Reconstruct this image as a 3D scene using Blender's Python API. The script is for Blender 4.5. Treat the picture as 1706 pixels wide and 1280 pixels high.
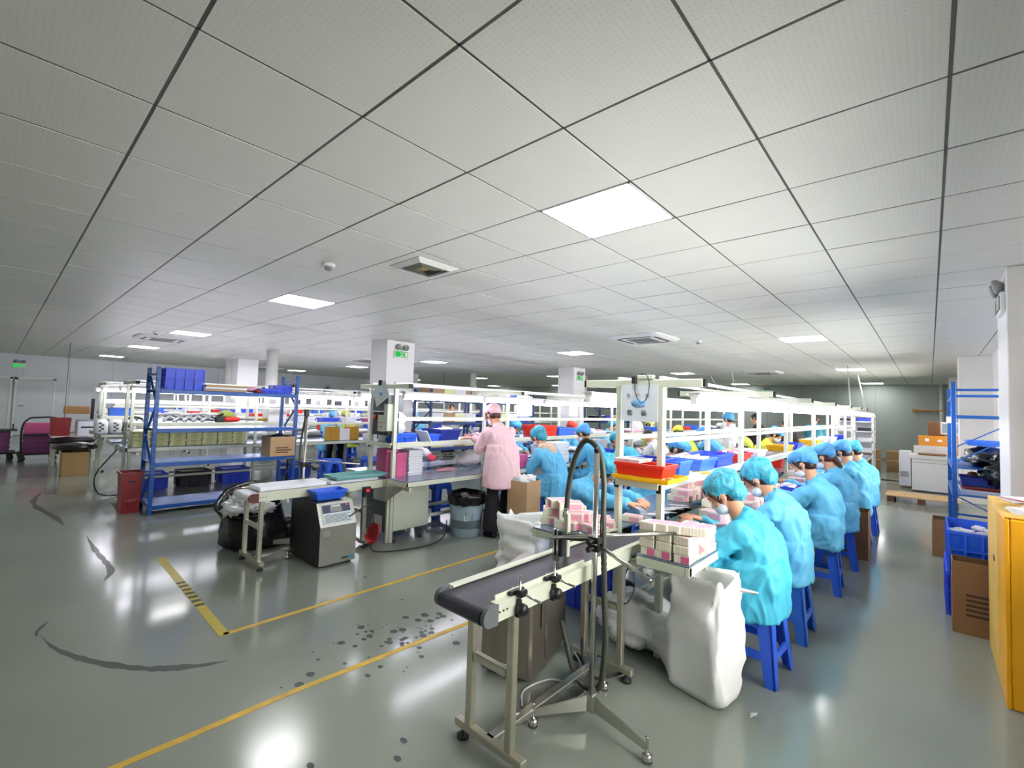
import bpy, bmesh, math, random
from mathutils import Vector, Matrix, noise
R_ = math.radians
PI = math.pi
rnd = random.Random(7)
scene = bpy.context.scene
for o in list(bpy.data.objects):
    bpy.data.objects.remove(o)

# ------------------------------------------------------------------ camera
HC = 1.5
YAW, PIT, ROL, FPX = -0.7335, 0.048, 0.0327, 773.0
_f = Vector((math.sin(YAW)*math.cos(PIT), math.cos(YAW)*math.cos(PIT), math.sin(PIT)))
_r = Vector((math.cos(YAW), -math.sin(YAW), 0))
_u = _r.cross(_f)
CR = _r*math.cos(ROL)+_u*math.sin(ROL)
CU = -_r*math.sin(ROL)+_u*math.cos(ROL)
CF = _f
cd = bpy.data.cameras.new('camera')
cam = bpy.data.objects.new('camera', cd)
scene.collection.objects.link(cam)
m = Matrix.Identity(4)
for i in range(3):
    m[i][0] = CR[i]; m[i][1] = CU[i]; m[i][2] = -CF[i]
cam.matrix_world = Matrix.Translation((0, 0, HC)) @ m
cd.sensor_fit = 'HORIZONTAL'; cd.sensor_width = 36
cd.lens = 36*FPX/1706
cd.clip_start = 0.05; cd.clip_end = 200
scene.camera = cam

# ------------------------------------------------------------------ world, light, exposure
PANEL_STRENGTH = 19.0
TUBE_STRENGTH = 20.0
SKY_STRENGTH = 13.0
w = bpy.data.worlds.new('sky'); scene.world = w; w.use_nodes = True
bg = w.node_tree.nodes['Background']
bg.inputs[0].default_value = (1.0, 0.98, 0.95, 1); bg.inputs[1].default_value = SKY_STRENGTH
scene.view_settings.view_transform = 'Standard'
scene.view_settings.look = 'None'
scene.view_settings.gamma = 1
scene.view_settings.exposure = .38
scene.view_settings.use_curve_mapping = False
cy = scene.cycles
cy.use_denoising = True
cy.max_bounces = 8; cy.diffuse_bounces = 4; cy.glossy_bounces = 4
cy.transmission_bounces = 4; cy.transparent_max_bounces = 8
cy.sample_clamp_indirect = 6.0
cy.caustics_reflective = False; cy.caustics_refractive = False
cy.use_light_tree = True

# ------------------------------------------------------------------ materials
def lin(h):
    h = h.lstrip('#'); out = []
    for i in (0, 2, 4):
        c = int(h[i:i+2], 16)/255
        out.append(c/12.92 if c <= .04045 else ((c+.055)/1.055)**2.4)
    return (*out, 1)
MC = {}
def mat(name, col, rough=.5, metal=0., var=.0, vscale=6., bump=0., bscale=60., spec=.5, alpha=1., trans=0., stretch=None, emit=0., coat=0., rvar=0., sss=0.):
    if name in MC: return MC[name]
    m = bpy.data.materials.new(name); m.use_nodes = True
    nt = m.node_tree; b = nt.nodes['Principled BSDF']; c = lin(col) if isinstance(col, str) else (*col, 1)
    b.inputs['Base Color'].default_value = c
    b.inputs['Roughness'].default_value = rough
    b.inputs['Metallic'].default_value = metal
    b.inputs['Specular IOR Level'].default_value = spec
    b.inputs['Alpha'].default_value = alpha
    b.inputs['Transmission Weight'].default_value = trans
    b.inputs['Coat Weight'].default_value = coat
    if emit:
        b.inputs['Emission Color'].default_value = c; b.inputs['Emission Strength'].default_value = emit
    tc = nt.nodes.new('ShaderNodeTexCoord')
    src = tc.outputs['Object']
    if stretch:
        mp = nt.nodes.new('ShaderNodeMapping'); mp.inputs['Scale'].default_value = stretch
        nt.links.new(src, mp.inputs[0]); src = mp.outputs[0]
    if var or rvar:
        n = nt.nodes.new('ShaderNodeTexNoise'); n.inputs['Scale'].default_value = vscale; n.inputs['Detail'].default_value = 4
        nt.links.new(src, n.inputs['Vector'])
        if var:
            rp = nt.nodes.new('ShaderNodeMapRange'); rp.inputs[1].default_value = .25; rp.inputs[2].default_value = .75
            rp.inputs[3].default_value = 1-var; rp.inputs[4].default_value = 1+var
            nt.links.new(n.outputs['Fac'], rp.inputs[0])
            mx = nt.nodes.new('ShaderNodeVectorMath'); mx.operation = 'SCALE'
            mx.inputs[0].default_value = c[:3]
            nt.links.new(rp.outputs[0], mx.inputs['Scale'])
            nt.links.new(mx.outputs[0], b.inputs['Base Color'])
        if rvar:
            r2 = nt.nodes.new('ShaderNodeMapRange'); r2.inputs[1].default_value = .3; r2.inputs[2].default_value = .7
            r2.inputs[3].default_value = max(.02, rough-rvar); r2.inputs[4].default_value = rough+rvar
            nt.links.new(n.outputs['Fac'], r2.inputs[0]); nt.links.new(r2.outputs[0], b.inputs['Roughness'])
    if bump:
        n = nt.nodes.new('ShaderNodeTexNoise'); n.inputs['Scale'].default_value = bscale; n.inputs['Detail'].default_value = 3
        nt.links.new(src, n.inputs['Vector'])
        bp = nt.nodes.new('ShaderNodeBump'); bp.inputs['Strength'].default_value = bump; bp.inputs['Distance'].default_value = .01
        nt.links.new(n.outputs['Fac'], bp.inputs['Height']); nt.links.new(bp.outputs[0], b.inputs['Normal'])
    MC[name] = m
    return m
def emis(name, col, s):
    if name in MC: return MC[name]
    m = bpy.data.materials.new(name); m.use_nodes = True
    nt = m.node_tree; nt.nodes.clear()
    e = nt.nodes.new('ShaderNodeEmission'); e.inputs[0].default_value = lin(col); e.inputs[1].default_value = s
    o = nt.nodes.new('ShaderNodeOutputMaterial'); nt.links.new(e.outputs[0], o.inputs[0])
    MC[name] = m; return m

M_floor = mat('epoxy_floor', (.25, .276, .236), .145, var=.10, vscale=.7, rvar=.05, spec=.6)
M_tile = mat('ceiling_tile_paint', '#e4e5dc', .5, var=.02, vscale=3)
def perforate(m):
    nt = m.node_tree; b = nt.nodes['Principled BSDF']
    tc = nt.nodes.new('ShaderNodeTexCoord'); mp = nt.nodes.new('ShaderNodeMapping')
    mp.inputs['Scale'].default_value = (50, 50, 50)
    v = nt.nodes.new('ShaderNodeTexVoronoi'); v.inputs['Randomness'].default_value = 0; v.inputs['Scale'].default_value = 1
    nt.links.new(tc.outputs['Object'], mp.inputs[0]); nt.links.new(mp.outputs[0], v.inputs['Vector'])
    r = nt.nodes.new('ShaderNodeMapRange'); r.inputs[1].default_value = .08; r.inputs[2].default_value = .15
    nt.links.new(v.outputs['Distance'], r.inputs[0])
    mx = nt.nodes.new('ShaderNodeMix'); mx.data_type = 'RGBA'
    c = b.inputs['Base Color'].links[0].from_socket
    mx.inputs[6].default_value = (.6, .6, .59, 1)
    nt.links.new(r.outputs[0], mx.inputs[0]); nt.links.new(c, mx.inputs[7]); nt.links.new(mx.outputs[2], b.inputs['Base Color'])
perforate(M_tile)
def netify(m, dark):
    nt = m.node_tree; b = nt.nodes['Principled BSDF']; c = b.inputs['Base Color'].links[0].from_socket
    tc = nt.nodes.new('ShaderNodeTexCoord'); n = nt.nodes.new('ShaderNodeTexNoise'); n.inputs['Scale'].default_value = 16; n.inputs['Detail'].default_value = 5
    nt.links.new(tc.outputs['Object'], n.inputs['Vector'])
    r = nt.nodes.new('ShaderNodeMapRange'); r.inputs[1].default_value = .38; r.inputs[2].default_value = .62; r.inputs[3].default_value = .0; r.inputs[4].default_value = .55
    nt.links.new(n.outputs['Fac'], r.inputs[0])
    mx = nt.nodes.new('ShaderNodeMix'); mx.data_type = 'RGBA'; mx.inputs[7].default_value = lin(dark)
    nt.links.new(r.outputs[0], mx.inputs[0]); nt.links.new(c, mx.inputs[6]); nt.links.new(mx.outputs[2], b.inputs['Base Color'])
M_void = mat('ceiling_void', '#3a3b3a', .9)
M_grid = mat('ceiling_rail', '#8c8e8c', .5)
M_panelwall = mat('wall_panel_bluegrey', '#d3d8dc', .38, var=.03, vscale=1.5)
M_farwall = mat('wall_panel_greengrey', '#a9b3ac', .4, var=.03, vscale=1.5)
M_white = mat('white_paint', '#e9e9e6', .5)
M_whiteg = mat('white_gloss', '#eeeeee', .25)
M_rightwall = mat('right_wall_paint', '#f3f1ec', .5)
M_alu = mat('cream_aluminium', '#d3d8c4', .35, metal=.15)
M_steel = mat('stainless', '#c6c7be', .26, metal=.9, var=.08, vscale=3, stretch=(1, 1, 12))
M_steeld = mat('stainless_brown', '#8b8378', .32, metal=.75, var=.14, vscale=5, stretch=(14, 14, .6))
M_chrome = mat('chrome', '#c8c8c0', .18, metal=1)
M_worktop = mat('steel_worktop', '#7f8ea8', .2, metal=.55, var=.1, vscale=2)
M_shelf = mat('shelf_steel', '#8490b4', .22, metal=.5)
M_green = mat('green_belt', '#3f6f66', .3, var=.05)
M_blackbelt = mat('black_belt', '#35333f', .38, var=.12, vscale=7)
M_black = mat('black_plastic', '#17181a', .42)
M_dark = mat('dark_rubber', '#26282a', .6)
M_greycap = mat('grey_plastic', '#61686a', .45)
M_cab = mat('cream_cabinet', '#c9d0bd', .4, var=.02)
M_blue = mat('blue_plastic', '#2c66ea', .33, var=.06)
M_bluel = mat('worn_blue_plastic', '#3a78e4', .35, var=.08)
M_crate = mat('crate_blue', '#3554e0', .4, var=.07)
M_bin = mat('bin_blue', '#2560e0', .35)
M_binl = mat('pale_blue_bin', '#3d72dd', .35)
M_rack = mat('rack_blue', '#1a56a6', .36, var=.05)
M_rackd = mat('rack_navy', '#27407c', .4, var=.05)
M_rackl = mat('rack_panel_blue', '#5f86cf', .25, metal=.2, var=.12, vscale=3)
M_red = mat('red_plastic', '#e02c10', .35)
M_redd = mat('red_bucket', '#c01220', .4)
M_darkred = mat('dark_red_metal', '#8c2226', .42, var=.1)
M_yellow = mat('yellow_plastic', '#f2b705', .4)
M_tape = mat('yellow_tape', '#cfa93a', .45, var=.22, vscale=9)
M_tapey = mat('yellow_tape_bright', '#b9a83c', .45, var=.12, vscale=9)
M_tapeb = mat('black_tape', '#3a3a2c', .5)
M_scuff = mat('scuff', '#454b4a', .55, alpha=.5)
M_spot = mat('dark_spot', '#474b50', .5, alpha=.75)
M_card = mat('cardboard', '#a9824f', .75, var=.07, vscale=5)
M_cardl = mat('light_cardboard', '#bb9a72', .75, var=.05)
M_cardd = mat('brown_cardboard', '#8a6444', .8, var=.06)
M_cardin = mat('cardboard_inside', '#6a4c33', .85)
M_print = mat('printed_ink', '#4b3524', .8)
M_ybox = mat('yellow_container', '#f0a80a', .45, var=.06, vscale=2)
M_yboxl = mat('pale_yellow_board', '#dfb558', .6, var=.08)
M_paper = mat('paper', '#f1f1ef', .6)
M_cream = mat('cream_carton', '#dfe0c8', .6, var=.03)
M_pink = mat('pink_carton', '#e8a7bb', .55)
M_hotpink = mat('deep_pink_print', '#d0608d', .5)
M_pinktray = mat('pink_tray', '#d9689b', .45, var=.1, vscale=30)
M_purpletray = mat('purple_tray', '#8c4a80', .45, var=.1)
M_whtray = mat('white_tray', '#e9eaf2', .35)
M_sack = mat('white_woven_sack', '#f4f6f4', .5, bump=.2, bscale=260)
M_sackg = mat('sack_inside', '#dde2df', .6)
M_blackbag = mat('black_bag', '#0e0f12', .22, bump=.7, bscale=14)
M_clear = mat('clear_film', '#eef2f2', .12, alpha=.8, bump=.8, bscale=25)
M_binbody = mat('grey_blue_bin', '#a6bac6', .4, var=.03)
M_skin = mat('skin', '#d49b78', .5)
M_hair = mat('dark_hair', '#20140f', .45, bump=.4, bscale=90)
M_hairb = mat('brown_hair', '#4a2516', .45, bump=.4, bscale=90)
M_eye = mat('eye_dark', '#120d0a', .2)
M_eyew = mat('eye_white', '#e8e4de', .3)
M_lip = mat('lip', '#b2625a', .5)
M_mask = mat('mask_cloth', '#dfe9f2', .7)
M_net = mat('teal_hairnet', '#3fb3cf', .5, var=.25, vscale=70, bump=.5, bscale=80)
netify(M_net, '#1d5560')
M_bluecap = mat('blue_cap', '#58a4de', .75, var=.08, bump=.3, bscale=40)
M_yelcap = mat('yellow_cap', '#d9e25a', .7, bump=.2)
M_redcap = mat('red_cap', '#d8402a', .7)
M_pinkcap = mat('pink_cap', '#f2c3cf', .7)
M_coat = mat('sky_blue_coat', '#60b9e4', .62, var=.07, vscale=5, bump=.35, bscale=16)
M_coatt = mat('turquoise_coat', '#48bddb', .6, var=.07, vscale=5, bump=.35, bscale=16)
M_coatp = mat('pink_coat', '#efc9d0', .7, var=.05, vscale=5, bump=.3, bscale=14)
M_coatw = mat('white_coat', '#e6e3e8', .7, var=.04, bump=.3, bscale=16)
M_coaty = mat('yellow_coat', '#d4de4c', .7, var=.06, bump=.3, bscale=16)
M_coatk = mat('dark_coat', '#2a2028', .8)
M_coatteal = mat('teal_shirt', '#3d8ba3', .7)
M_beige = mat('beige_hood', '#d3b9a0', .8)
M_trous = mat('black_trousers', '#141418', .8)
M_shoe = mat('dark_shoe', '#1a1a1f', .5)
M_glove = mat('red_glove', '#d81e4c', .5)
M_light = emis('light_panel_glow', '#ffffff', PANEL_STRENGTH)
M_tube = emis('tube_glow', '#f4f1ff', TUBE_STRENGTH)
M_exit = emis('exit_glow', '#2fbf55', .8)
M_exitd = mat('exit_dark_green', '#1d4a2a', .4)
M_redlamp = emis('red_lamp', '#ff2030', 1.5)
M_teal = mat('teal_tray', '#6fa7a6', .35)
def thin_glass():
    m = bpy.data.materials.new('window_glass'); m.use_nodes = True; nt = m.node_tree; nt.nodes.clear()
    t = nt.nodes.new('ShaderNodeBsdfTransparent'); g = nt.nodes.new('ShaderNodeBsdfGlossy'); g.inputs['Roughness'].default_value = .03
    f = nt.nodes.new('ShaderNodeFresnel'); x = nt.nodes.new('ShaderNodeMixShader'); o = nt.nodes.new('ShaderNodeOutputMaterial')
    nt.links.new(f.outputs[0], x.inputs[0]); nt.links.new(t.outputs[0], x.inputs[1]); nt.links.new(g.outputs[0], x.inputs[2]); nt.links.new(x.outputs[0], o.inputs[0])
    return m
M_glass = thin_glass()
M_wood = mat('pallet_wood', '#c9a878', .7, var=.1, vscale=8)
M_woodd = mat('dark_pallet_block', '#6b4a35', .8)
M_orange = mat('orange_machine', '#d68e2c', .45)
M_yg = mat('yellow_green_box', '#e6e8b0', .5, var=.14, vscale=22, stretch=(1, 1, 8))
M_ygd = mat('olive_box_band', '#c4c778', .5)
M_screen = mat('screen', '#8d9b9c', .2)
M_hose = mat('ribbed_hose', '#4a4d44', .4, metal=.3)
M_hosew = mat('white_hose', '#cfcfd0', .45)
M_label = mat('printed_panel', '#c9d8dc', .4)
M_ink = mat('dark_ink', '#2c3138', .6)
M_bluepanel = mat('blue_display', '#39405c', .3)
M_cyanlogo = mat('cyan_print', '#2f93b8', .4)
M_signblue = mat('sign_blue', '#7db2e2', .5)
M_signpaper = mat('sign_paper', '#d6dfe6', .5)
M_vent = mat('vent_metal', '#8a8b78', .35, metal=.5)
M_leather = mat('navy_cloth', '#232a44', .8)

# ------------------------------------------------------------------ helpers
COL = scene.collection
def tag(o, label=None, cat=None, group=None, kind=None):
    if label: o['label'] = label
    if cat: o['category'] = cat
    if group: o['group'] = group
    if kind: o['kind'] = kind
    return o
def empty(name, loc=(0, 0, 0), label=None, cat=None, group=None, rz=0., kind=None):
    o = bpy.data.objects.new(name, None); COL.objects.link(o)
    o.empty_display_size = .05
    o.location = loc; o.rotation_euler = (0, 0, rz)
    return tag(o, label, cat, group, kind)
class MB:
    def __init__(s): s.v = []; s.f = []; s.m = []; s.sm = []
    def add(s, vs, fs, mi=0, smooth=False):
        n = len(s.v); s.v += [tuple(v) for v in vs]
        for f in fs: s.f.append([i+n for i in f]); s.m.append(mi); s.sm.append(smooth)
        return s
    def box(s, x0, x1, y0, y1, z0, z1, mi=0, ch=0., M=None):
        if ch <= 0:
            vs = [(x, y, z) for z in (z0, z1) for y in (y0, y1) for x in (x0, x1)]
            fs = [(0, 2, 3, 1), (4, 5, 7, 6), (0, 1, 5, 4), (2, 6, 7, 3), (0, 4, 6, 2), (1, 3, 7, 5)]
        else:
            c = min(ch, (x1-x0)/2.01, (y1-y0)/2.01, (z1-z0)/2.01)
            vs = []
            X = (x0, x1); Y = (y0, y1); Z = (z0, z1)
            idx = {}
            for i in (0, 1):
                for j in (0, 1):
                    for k in (0, 1):
                        sx = c if i == 0 else -c; sy = c if j == 0 else -c; sz = c if k == 0 else -c
                        idx[i, j, k, 'x'] = len(vs); vs.append((X[i], Y[j]+sy, Z[k]+sz))
                        idx[i, j, k, 'y'] = len(vs); vs.append((X[i]+sx, Y[j], Z[k]+sz))
                        idx[i, j, k, 'z'] = len(vs); vs.append((X[i]+sx, Y[j]+sy, Z[k]))
            fs = []
            def q(a, b, c_, d, flip):
                fs.append((a, b, c_, d) if not flip else (d, c_, b, a))
            for i in (0, 1): q(idx[i,0,0,'x'], idx[i,1,0,'x'], idx[i,1,1,'x'], idx[i,0,1,'x'], i == 0)
            for j in (0, 1): q(idx[0,j,0,'y'], idx[0,j,1,'y'], idx[1,j,1,'y'], idx[1,j,0,'y'], j == 0)
            for k in (0, 1): q(idx[0,0,k,'z'], idx[1,0,k,'z'], idx[1,1,k,'z'], idx[0,1,k,'z'], k == 0)
            for j in (0, 1):
                for k in (0, 1): q(idx[0,j,k,'y'], idx[1,j,k,'y'], idx[1,j,k,'z'], idx[0,j,k,'z'], (j == k))
            for i in (0, 1):
                for k in (0, 1): q(idx[i,0,k,'x'], idx[i,0,k,'z'], idx[i,1,k,'z'], idx[i,1,k,'x'], (i == k) )
            for i in (0, 1):
                for j in (0, 1): q(idx[i,j,0,'x'], idx[i,j,1,'x'], idx[i,j,1,'y'], idx[i,j,0,'y'], (i == j))
            for i in (0, 1):
                for j in (0, 1):
                    for k in (0, 1):
                        t = (idx[i,j,k,'x'], idx[i,j,k,'y'], idx[i,j,k,'z'])
                        fs.append(t if (i+j+k) % 2 else t[::-1])
        if M is not None: vs = [M @ Vector(v) for v in vs]
        return s.add(vs, fs, mi)
    def bar(s, p0, p1, w, h, mi=0, up=(0, 0, 1), ch=0.):
        p0 = Vector(p0); p1 = Vector(p1); d = p1-p0; L = d.length; d.normalize()
        up = Vector(up)
        if abs(d.dot(up)) > .98: up = Vector((0, 1, 0))
        r = d.cross(up).normalized(); u = r.cross(d)
        M = Matrix(((r[0], d[0], u[0], p0[0]), (r[1], d[1], u[1], p0[1]), (r[2], d[2], u[2], p0[2]), (0, 0, 0, 1)))
        return s.box(-w/2, w/2, 0, L, -h/2, h/2, mi, ch, M)
    def lathe(s, prof, c=(0, 0, 0), n=16, mi=0, axis=None, smooth=True, sx=1., sy=1., caps=True):
        c = Vector(c)
        if axis is None: A = (Vector((1, 0, 0)), Vector((0, 1, 0)), Vector((0, 0, 1)))
        else:
            z = Vector(axis).normalized(); t = Vector((0, 0, 1)) if abs(z.z) < .9 else Vector((1, 0, 0))
            x = t.cross(z).normalized(); A = (x, z.cross(x), z)
        vs = []; fs = []
        for r, h in prof:
            for i in range(n):
                a = 2*PI*i/n
                vs.append(c+A[0]*(r*sx*math.cos(a))+A[1]*(r*sy*math.sin(a))+A[2]*h)
        for j in range(len(prof)-1):
            for i in range(n):
                a = j*n+i; b = j*n+(i+1) % n
                fs.append((a, b, b+n, a+n))
        if caps:
            fs.append(tuple(range(n))[::-1]); k = (len(prof)-1)*n; fs.append(tuple(range(k, k+n)))
        return s.add(vs, fs, mi, smooth)
    def cyl(s, p0, p1, r, n=12, mi=0, r1=None):
        p0 = Vector(p0); p1 = Vector(p1); d = p1-p0
        return s.lathe([(r, 0), (r if r1 is None else r1, d.length)], p0, n, mi, axis=d)
    def capsule(s, p0, p1, r0, r1, n=12, mi=0):
        p0 = Vector(p0); p1 = Vector(p1); d = p1-p0; L = d.length
        if L < 1e-6: d = Vector((0, 0, 1)); L = 0
        pr = []
        for i in range(1, 4):
            a = PI/2*i/4-PI/2; pr.append((r0*math.cos(a), r0*math.sin(a)))
        pr.append((r0, 0)); pr.append((r1, L))
        for i in range(1, 4):
            a = PI/2*i/4; pr.append((r1*math.cos(a), L+r1*math.sin(a)))
        return s.lathe(pr, p0, n, mi, axis=d)
    def ell(s, c, F, rx, ry, rz, n=16, k=10, mi=0, z0=-1., z1=1.):
        # F = (right, forward, up) ; z0..z1 keeps a slice of the ellipsoid
        c = Vector(c); vs = []; fs = []
        a0 = math.asin(z0); a1 = math.asin(z1)
        rows = []
        for j in range(k+1):
            a = a0+(a1-a0)*j/k
            cr = math.cos(a)
            if cr < 1e-3: cr = .02
            row = []
            for i in range(n):
                t = 2*PI*i/n
                row.append(len(vs)); vs.append(c+F[0]*(rx*cr*math.cos(t))+F[1]*(ry*cr*math.sin(t))+F[2]*(rz*math.sin(a)))
            rows.append(row)
        for j in range(k):
            for i in range(n): fs.append((rows[j][i], rows[j][(i+1) % n], rows[j+1][(i+1) % n], rows[j+1][i]))
        fs.append(tuple(rows[0][::-1])); fs.append(tuple(rows[-1]))
        return s.add(vs, fs, mi, True)
    def loft(s, secs, n=20, mi=0, power=2., smooth=True):
        # secs: (center, ax, ay) ax, ay = half-axis vectors
        vs = []; fs = []
        for c, ax, ay in secs:
            c = Vector(c); ax = Vector(ax); ay = Vector(ay)
            for i in range(n):
                t = 2*PI*i/n; co = math.cos(t); si = math.sin(t)
                e = 2/power
                vs.append(c+ax*(math.copysign(abs(co)**e, co))+ay*(math.copysign(abs(si)**e, si)))
        for j in range(len(secs)-1):
            for i in range(n):
                a = j*n+i; b = j*n+(i+1) % n
                fs.append((a, b, b+n, a+n))
        fs.append(tuple(range(n))[::-1]); k = (len(secs)-1)*n; fs.append(tuple(range(k, k+n)))
        return s.add(vs, fs, mi, smooth)
    def tube(s, pts, r, n=8, mi=0, ribs=0.):
        pts = [Vector(p) for p in pts]
        vs = []; fs = []; up = Vector((0, 0, 1))
        prev = None
        for i, p in enumerate(pts):
            d = (pts[min(i+1, len(pts)-1)]-pts[max(i-1, 0)]).normalized()
            if prev is None:
                t = up if abs(d.z) < .9 else Vector((1, 0, 0)); x = t.cross(d).normalized()
            else:
                x = (prev-d*prev.dot(d)).normalized()
            prev = x; y = d.cross(x)
            rr = r*(1+(ribs if i % 2 else -ribs))
            for k in range(n):
                a = 2*PI*k/n; vs.append(p+x*(rr*math.cos(a))+y*(rr*math.sin(a)))
        for j in range(len(pts)-1):
            for i in range(n):
                a = j*n+i; b = j*n+(i+1) % n; fs.append((a, b, b+n, a+n))
        fs.append(tuple(range(n))[::-1]); k = (len(pts)-1)*n; fs.append(tuple(range(k, k+n)))
        return s.add(vs, fs, mi, True)
    def prism(s, poly, x0, x1, axis='x', mi=0):
        # poly: 2d points in the plane perpendicular to axis
        def P(a, b, t):
            return {'x': (t, a, b), 'y': (a, t, b), 'z': (a, b, t)}[axis]
        n = len(poly)
        vs = [P(a, b, x0) for a, b in poly]+[P(a, b, x1) for a, b in poly]
        fs = [tuple(range(n))[::-1], tuple(range(n, 2*n))]
        for i in range(n): fs.append((i, (i+1) % n, (i+1) % n+n, i+n))
        return s.add(vs, fs, mi)
    def mesh(s, name, mats):
        me = bpy.data.meshes.new(name)
        me.from_pydata(s.v, [], s.f)
        for mm in (mats if isinstance(mats, (list, tuple)) else [mats]): me.materials.append(mm)
        me.polygons.foreach_set('material_index', s.m)
        me.polygons.foreach_set('use_smooth', s.sm)
        bm = bmesh.new(); bm.from_mesh(me); bmesh.ops.recalc_face_normals(bm, faces=bm.faces); bm.to_mesh(me); bm.free()
        me.update()
        return me
    def build(s, name, mats, parent=None, loc=(0, 0, 0), rz=0.):
        o = bpy.data.objects.new(name, s.mesh(name, mats)); COL.objects.link(o)
        o.location = loc; o.rotation_euler = (0, 0, rz)
        if parent: o.parent = parent
        return o
def part(name, m, parent, fn, loc=(0, 0, 0)):
    b = MB(); fn(b); return b.build(name, m, parent, loc)
def spline(pts, n=8):
    pts = [Vector(p) for p in pts]; out = []
    P = [pts[0]*2-pts[1]]+pts+[pts[-1]*2-pts[-2]]
    for i in range(1, len(P)-2):
        for k in range(n):
            t = k/n
            a, b, c, d = P[i-1], P[i], P[i+1], P[i+2]
            out.append(.5*((2*b)+(c-a)*t+(2*a-5*b+4*c-d)*t*t+(3*b-a-3*c+d)*t**3))
    out.append(pts[-1]); return out
_deps = None
def remeshed(mb, name, mats, voxel, smooth_it=3, parent=None, fold=0., fscale=6., seed=0, fdir=None):
    """union of the closed pieces in mb as one continuous surface"""
    me = mb.mesh(name+'_raw', mats if isinstance(mats, (list, tuple)) else [mats])
    o = bpy.data.objects.new(name, me); COL.objects.link(o)
    r = o.modifiers.new('r', 'REMESH'); r.mode = 'VOXEL'; r.voxel_size = voxel; r.use_smooth_shade = True
    if smooth_it:
        sm = o.modifiers.new('s', 'SMOOTH'); sm.factor = .5; sm.iterations = smooth_it
    dg = bpy.context.evaluated_depsgraph_get()
    ev = o.evaluated_get(dg)
    new = bpy.data.meshes.new_from_object(ev)
    o.modifiers.clear(); o.data = new; bpy.data.meshes.remove(me)
    new.name = name
    if not new.materials:
        new.materials.append(mats if not isinstance(mats, (list, tuple)) else mats[0])
    if fold:
        RM = Matrix.Rotation(.7, 3, 'X') @ Matrix.Rotation(.5+seed*.37, 3, 'Y') @ Matrix.Rotation(.9, 3, 'Z')
        ns = [v.normal.copy() for v in new.vertices]
        off = Vector((seed*3.1, seed*1.7, seed*.9))
        for v, nn in zip(new.vertices, ns):
            c = v.co
            wq = noise.noise(c*4+off)*.6
            q = RM @ Vector((c.x*fscale+wq, c.y*fscale+wq, c.z*fscale*.42-wq))+off
            k = 1-min(1, abs(noise.noise(q)+.45*noise.noise(q*.61+off)+.08)*3.0)
            k3 = 1-min(1, abs(noise.noise(q*1.9+off)+.4*noise.noise(q*1.1)-.06)*3.0)
            d = fold*(k*.9+k3*.45-.28)
            v.co = c+nn*max(d, -.004)
    new.update()
    for p in new.polygons: p.use_smooth = True
    if parent: o.parent = parent
    return o
def copy_tree(o, parent=None):
    c = o.copy(); COL.objects.link(c); c.parent = parent
    for ch in list(o.children): copy_tree(ch, c)
    return c
ORD = ['first', 'second', 'third', 'fourth', 'fifth', 'sixth', 'seventh', 'eighth', 'ninth', 'tenth', 'eleventh', 'twelfth', 'thirteenth', 'fourteenth', 'fifteenth', 'sixteenth', 'seventeenth', 'eighteenth', 'nineteenth', 'twentieth']
def text_obj(name, body, size, m, parent, M, ext=.0006):
    cu = bpy.data.curves.new(name, 'FONT'); cu.body = body; cu.size = size; cu.extrude = ext
    cu.align_x = 'CENTER'; cu.align_y = 'CENTER'; cu.resolution_u = 2
    t = bpy.data.objects.new(name, cu); COL.objects.link(t)
    dg = bpy.context.evaluated_depsgraph_get()
    me = bpy.data.meshes.new_from_object(t.evaluated_get(dg))
    bpy.data.objects.remove(t); bpy.data.curves.remove(cu)
    me.transform(M); me.materials.clear(); me.materials.append(m)
    o = bpy.data.objects.new(name, me); COL.objects.link(o)
    if parent: o.parent = parent
    return o
def proj(p):
    d = Vector(p)-Vector((0, 0, HC)); z = d.dot(CF)
    if z < .05: return None
    return (853+FPX*d.dot(CR)/z, 640-FPX*d.dot(CU)/z)
# ================================================================== STRUCTURE
CZ = 2.71
X0, X1, Y0, Y1 = -22.6, 0.90, -5.2, 21.3
fl = part('floor', M_floor, None, lambda b: b.box(X0-.1, X1+.1, Y0-.1, Y1+.1, -.12, 0)); tag(fl, kind='structure')
ce = MB(); ce.box(X0-.1, X1+.1, Y0-.1, Y1+.1, CZ+.03, CZ+.12)
PX, PY = .6165, .6
AX = lambda a: -1.17-a*PX           # tile lines running away from the camera
BY = lambda b: .976+b*PY
ceiling = ce.build('ceiling', [M_void]); tag(ceiling, kind='structure')
rails = MB()
a = -4
while AX(a) > X0:
    if AX(a) < X1: rails.box(AX(a)-.0055, AX(a)+.0055, Y0, Y1, CZ+.002, CZ+.03)
    a += 1
b_ = -10
while BY(b_) < Y1:
    if BY(b_) > Y0: rails.box(X0, X1, BY(b_)-.0055, BY(b_)+.0055, CZ+.002, CZ+.03)
    b_ += 1
rails.build('ceiling_rails', mat('rail_dark_grey', '#5a5b59', .6), ceiling)  # dark grey rails form the joint lines between tiles
PAN = [(a_, b_) for a_ in (0, 7, 15, 22, 30) for b_ in (-8, 2, 12, 22, 32)]
PAN = [p for p in PAN if BY(p[1])+PY < Y1]
VENTS = [(3, 2)]
ACS = [(-3.53, 7.15), (-3.53, 14.6), (-12.1, 7.15), (-12.1, 2.3), (-19.5, 7.15)]
tm = MB(); hx, hy = PX/2-.0062, PY/2-.0062
tm.box(-hx, hx, -hy, hy, 0, .015, ch=.001)
tmesh = tm.mesh('ceiling_tile', M_tile)
cells = []
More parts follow.
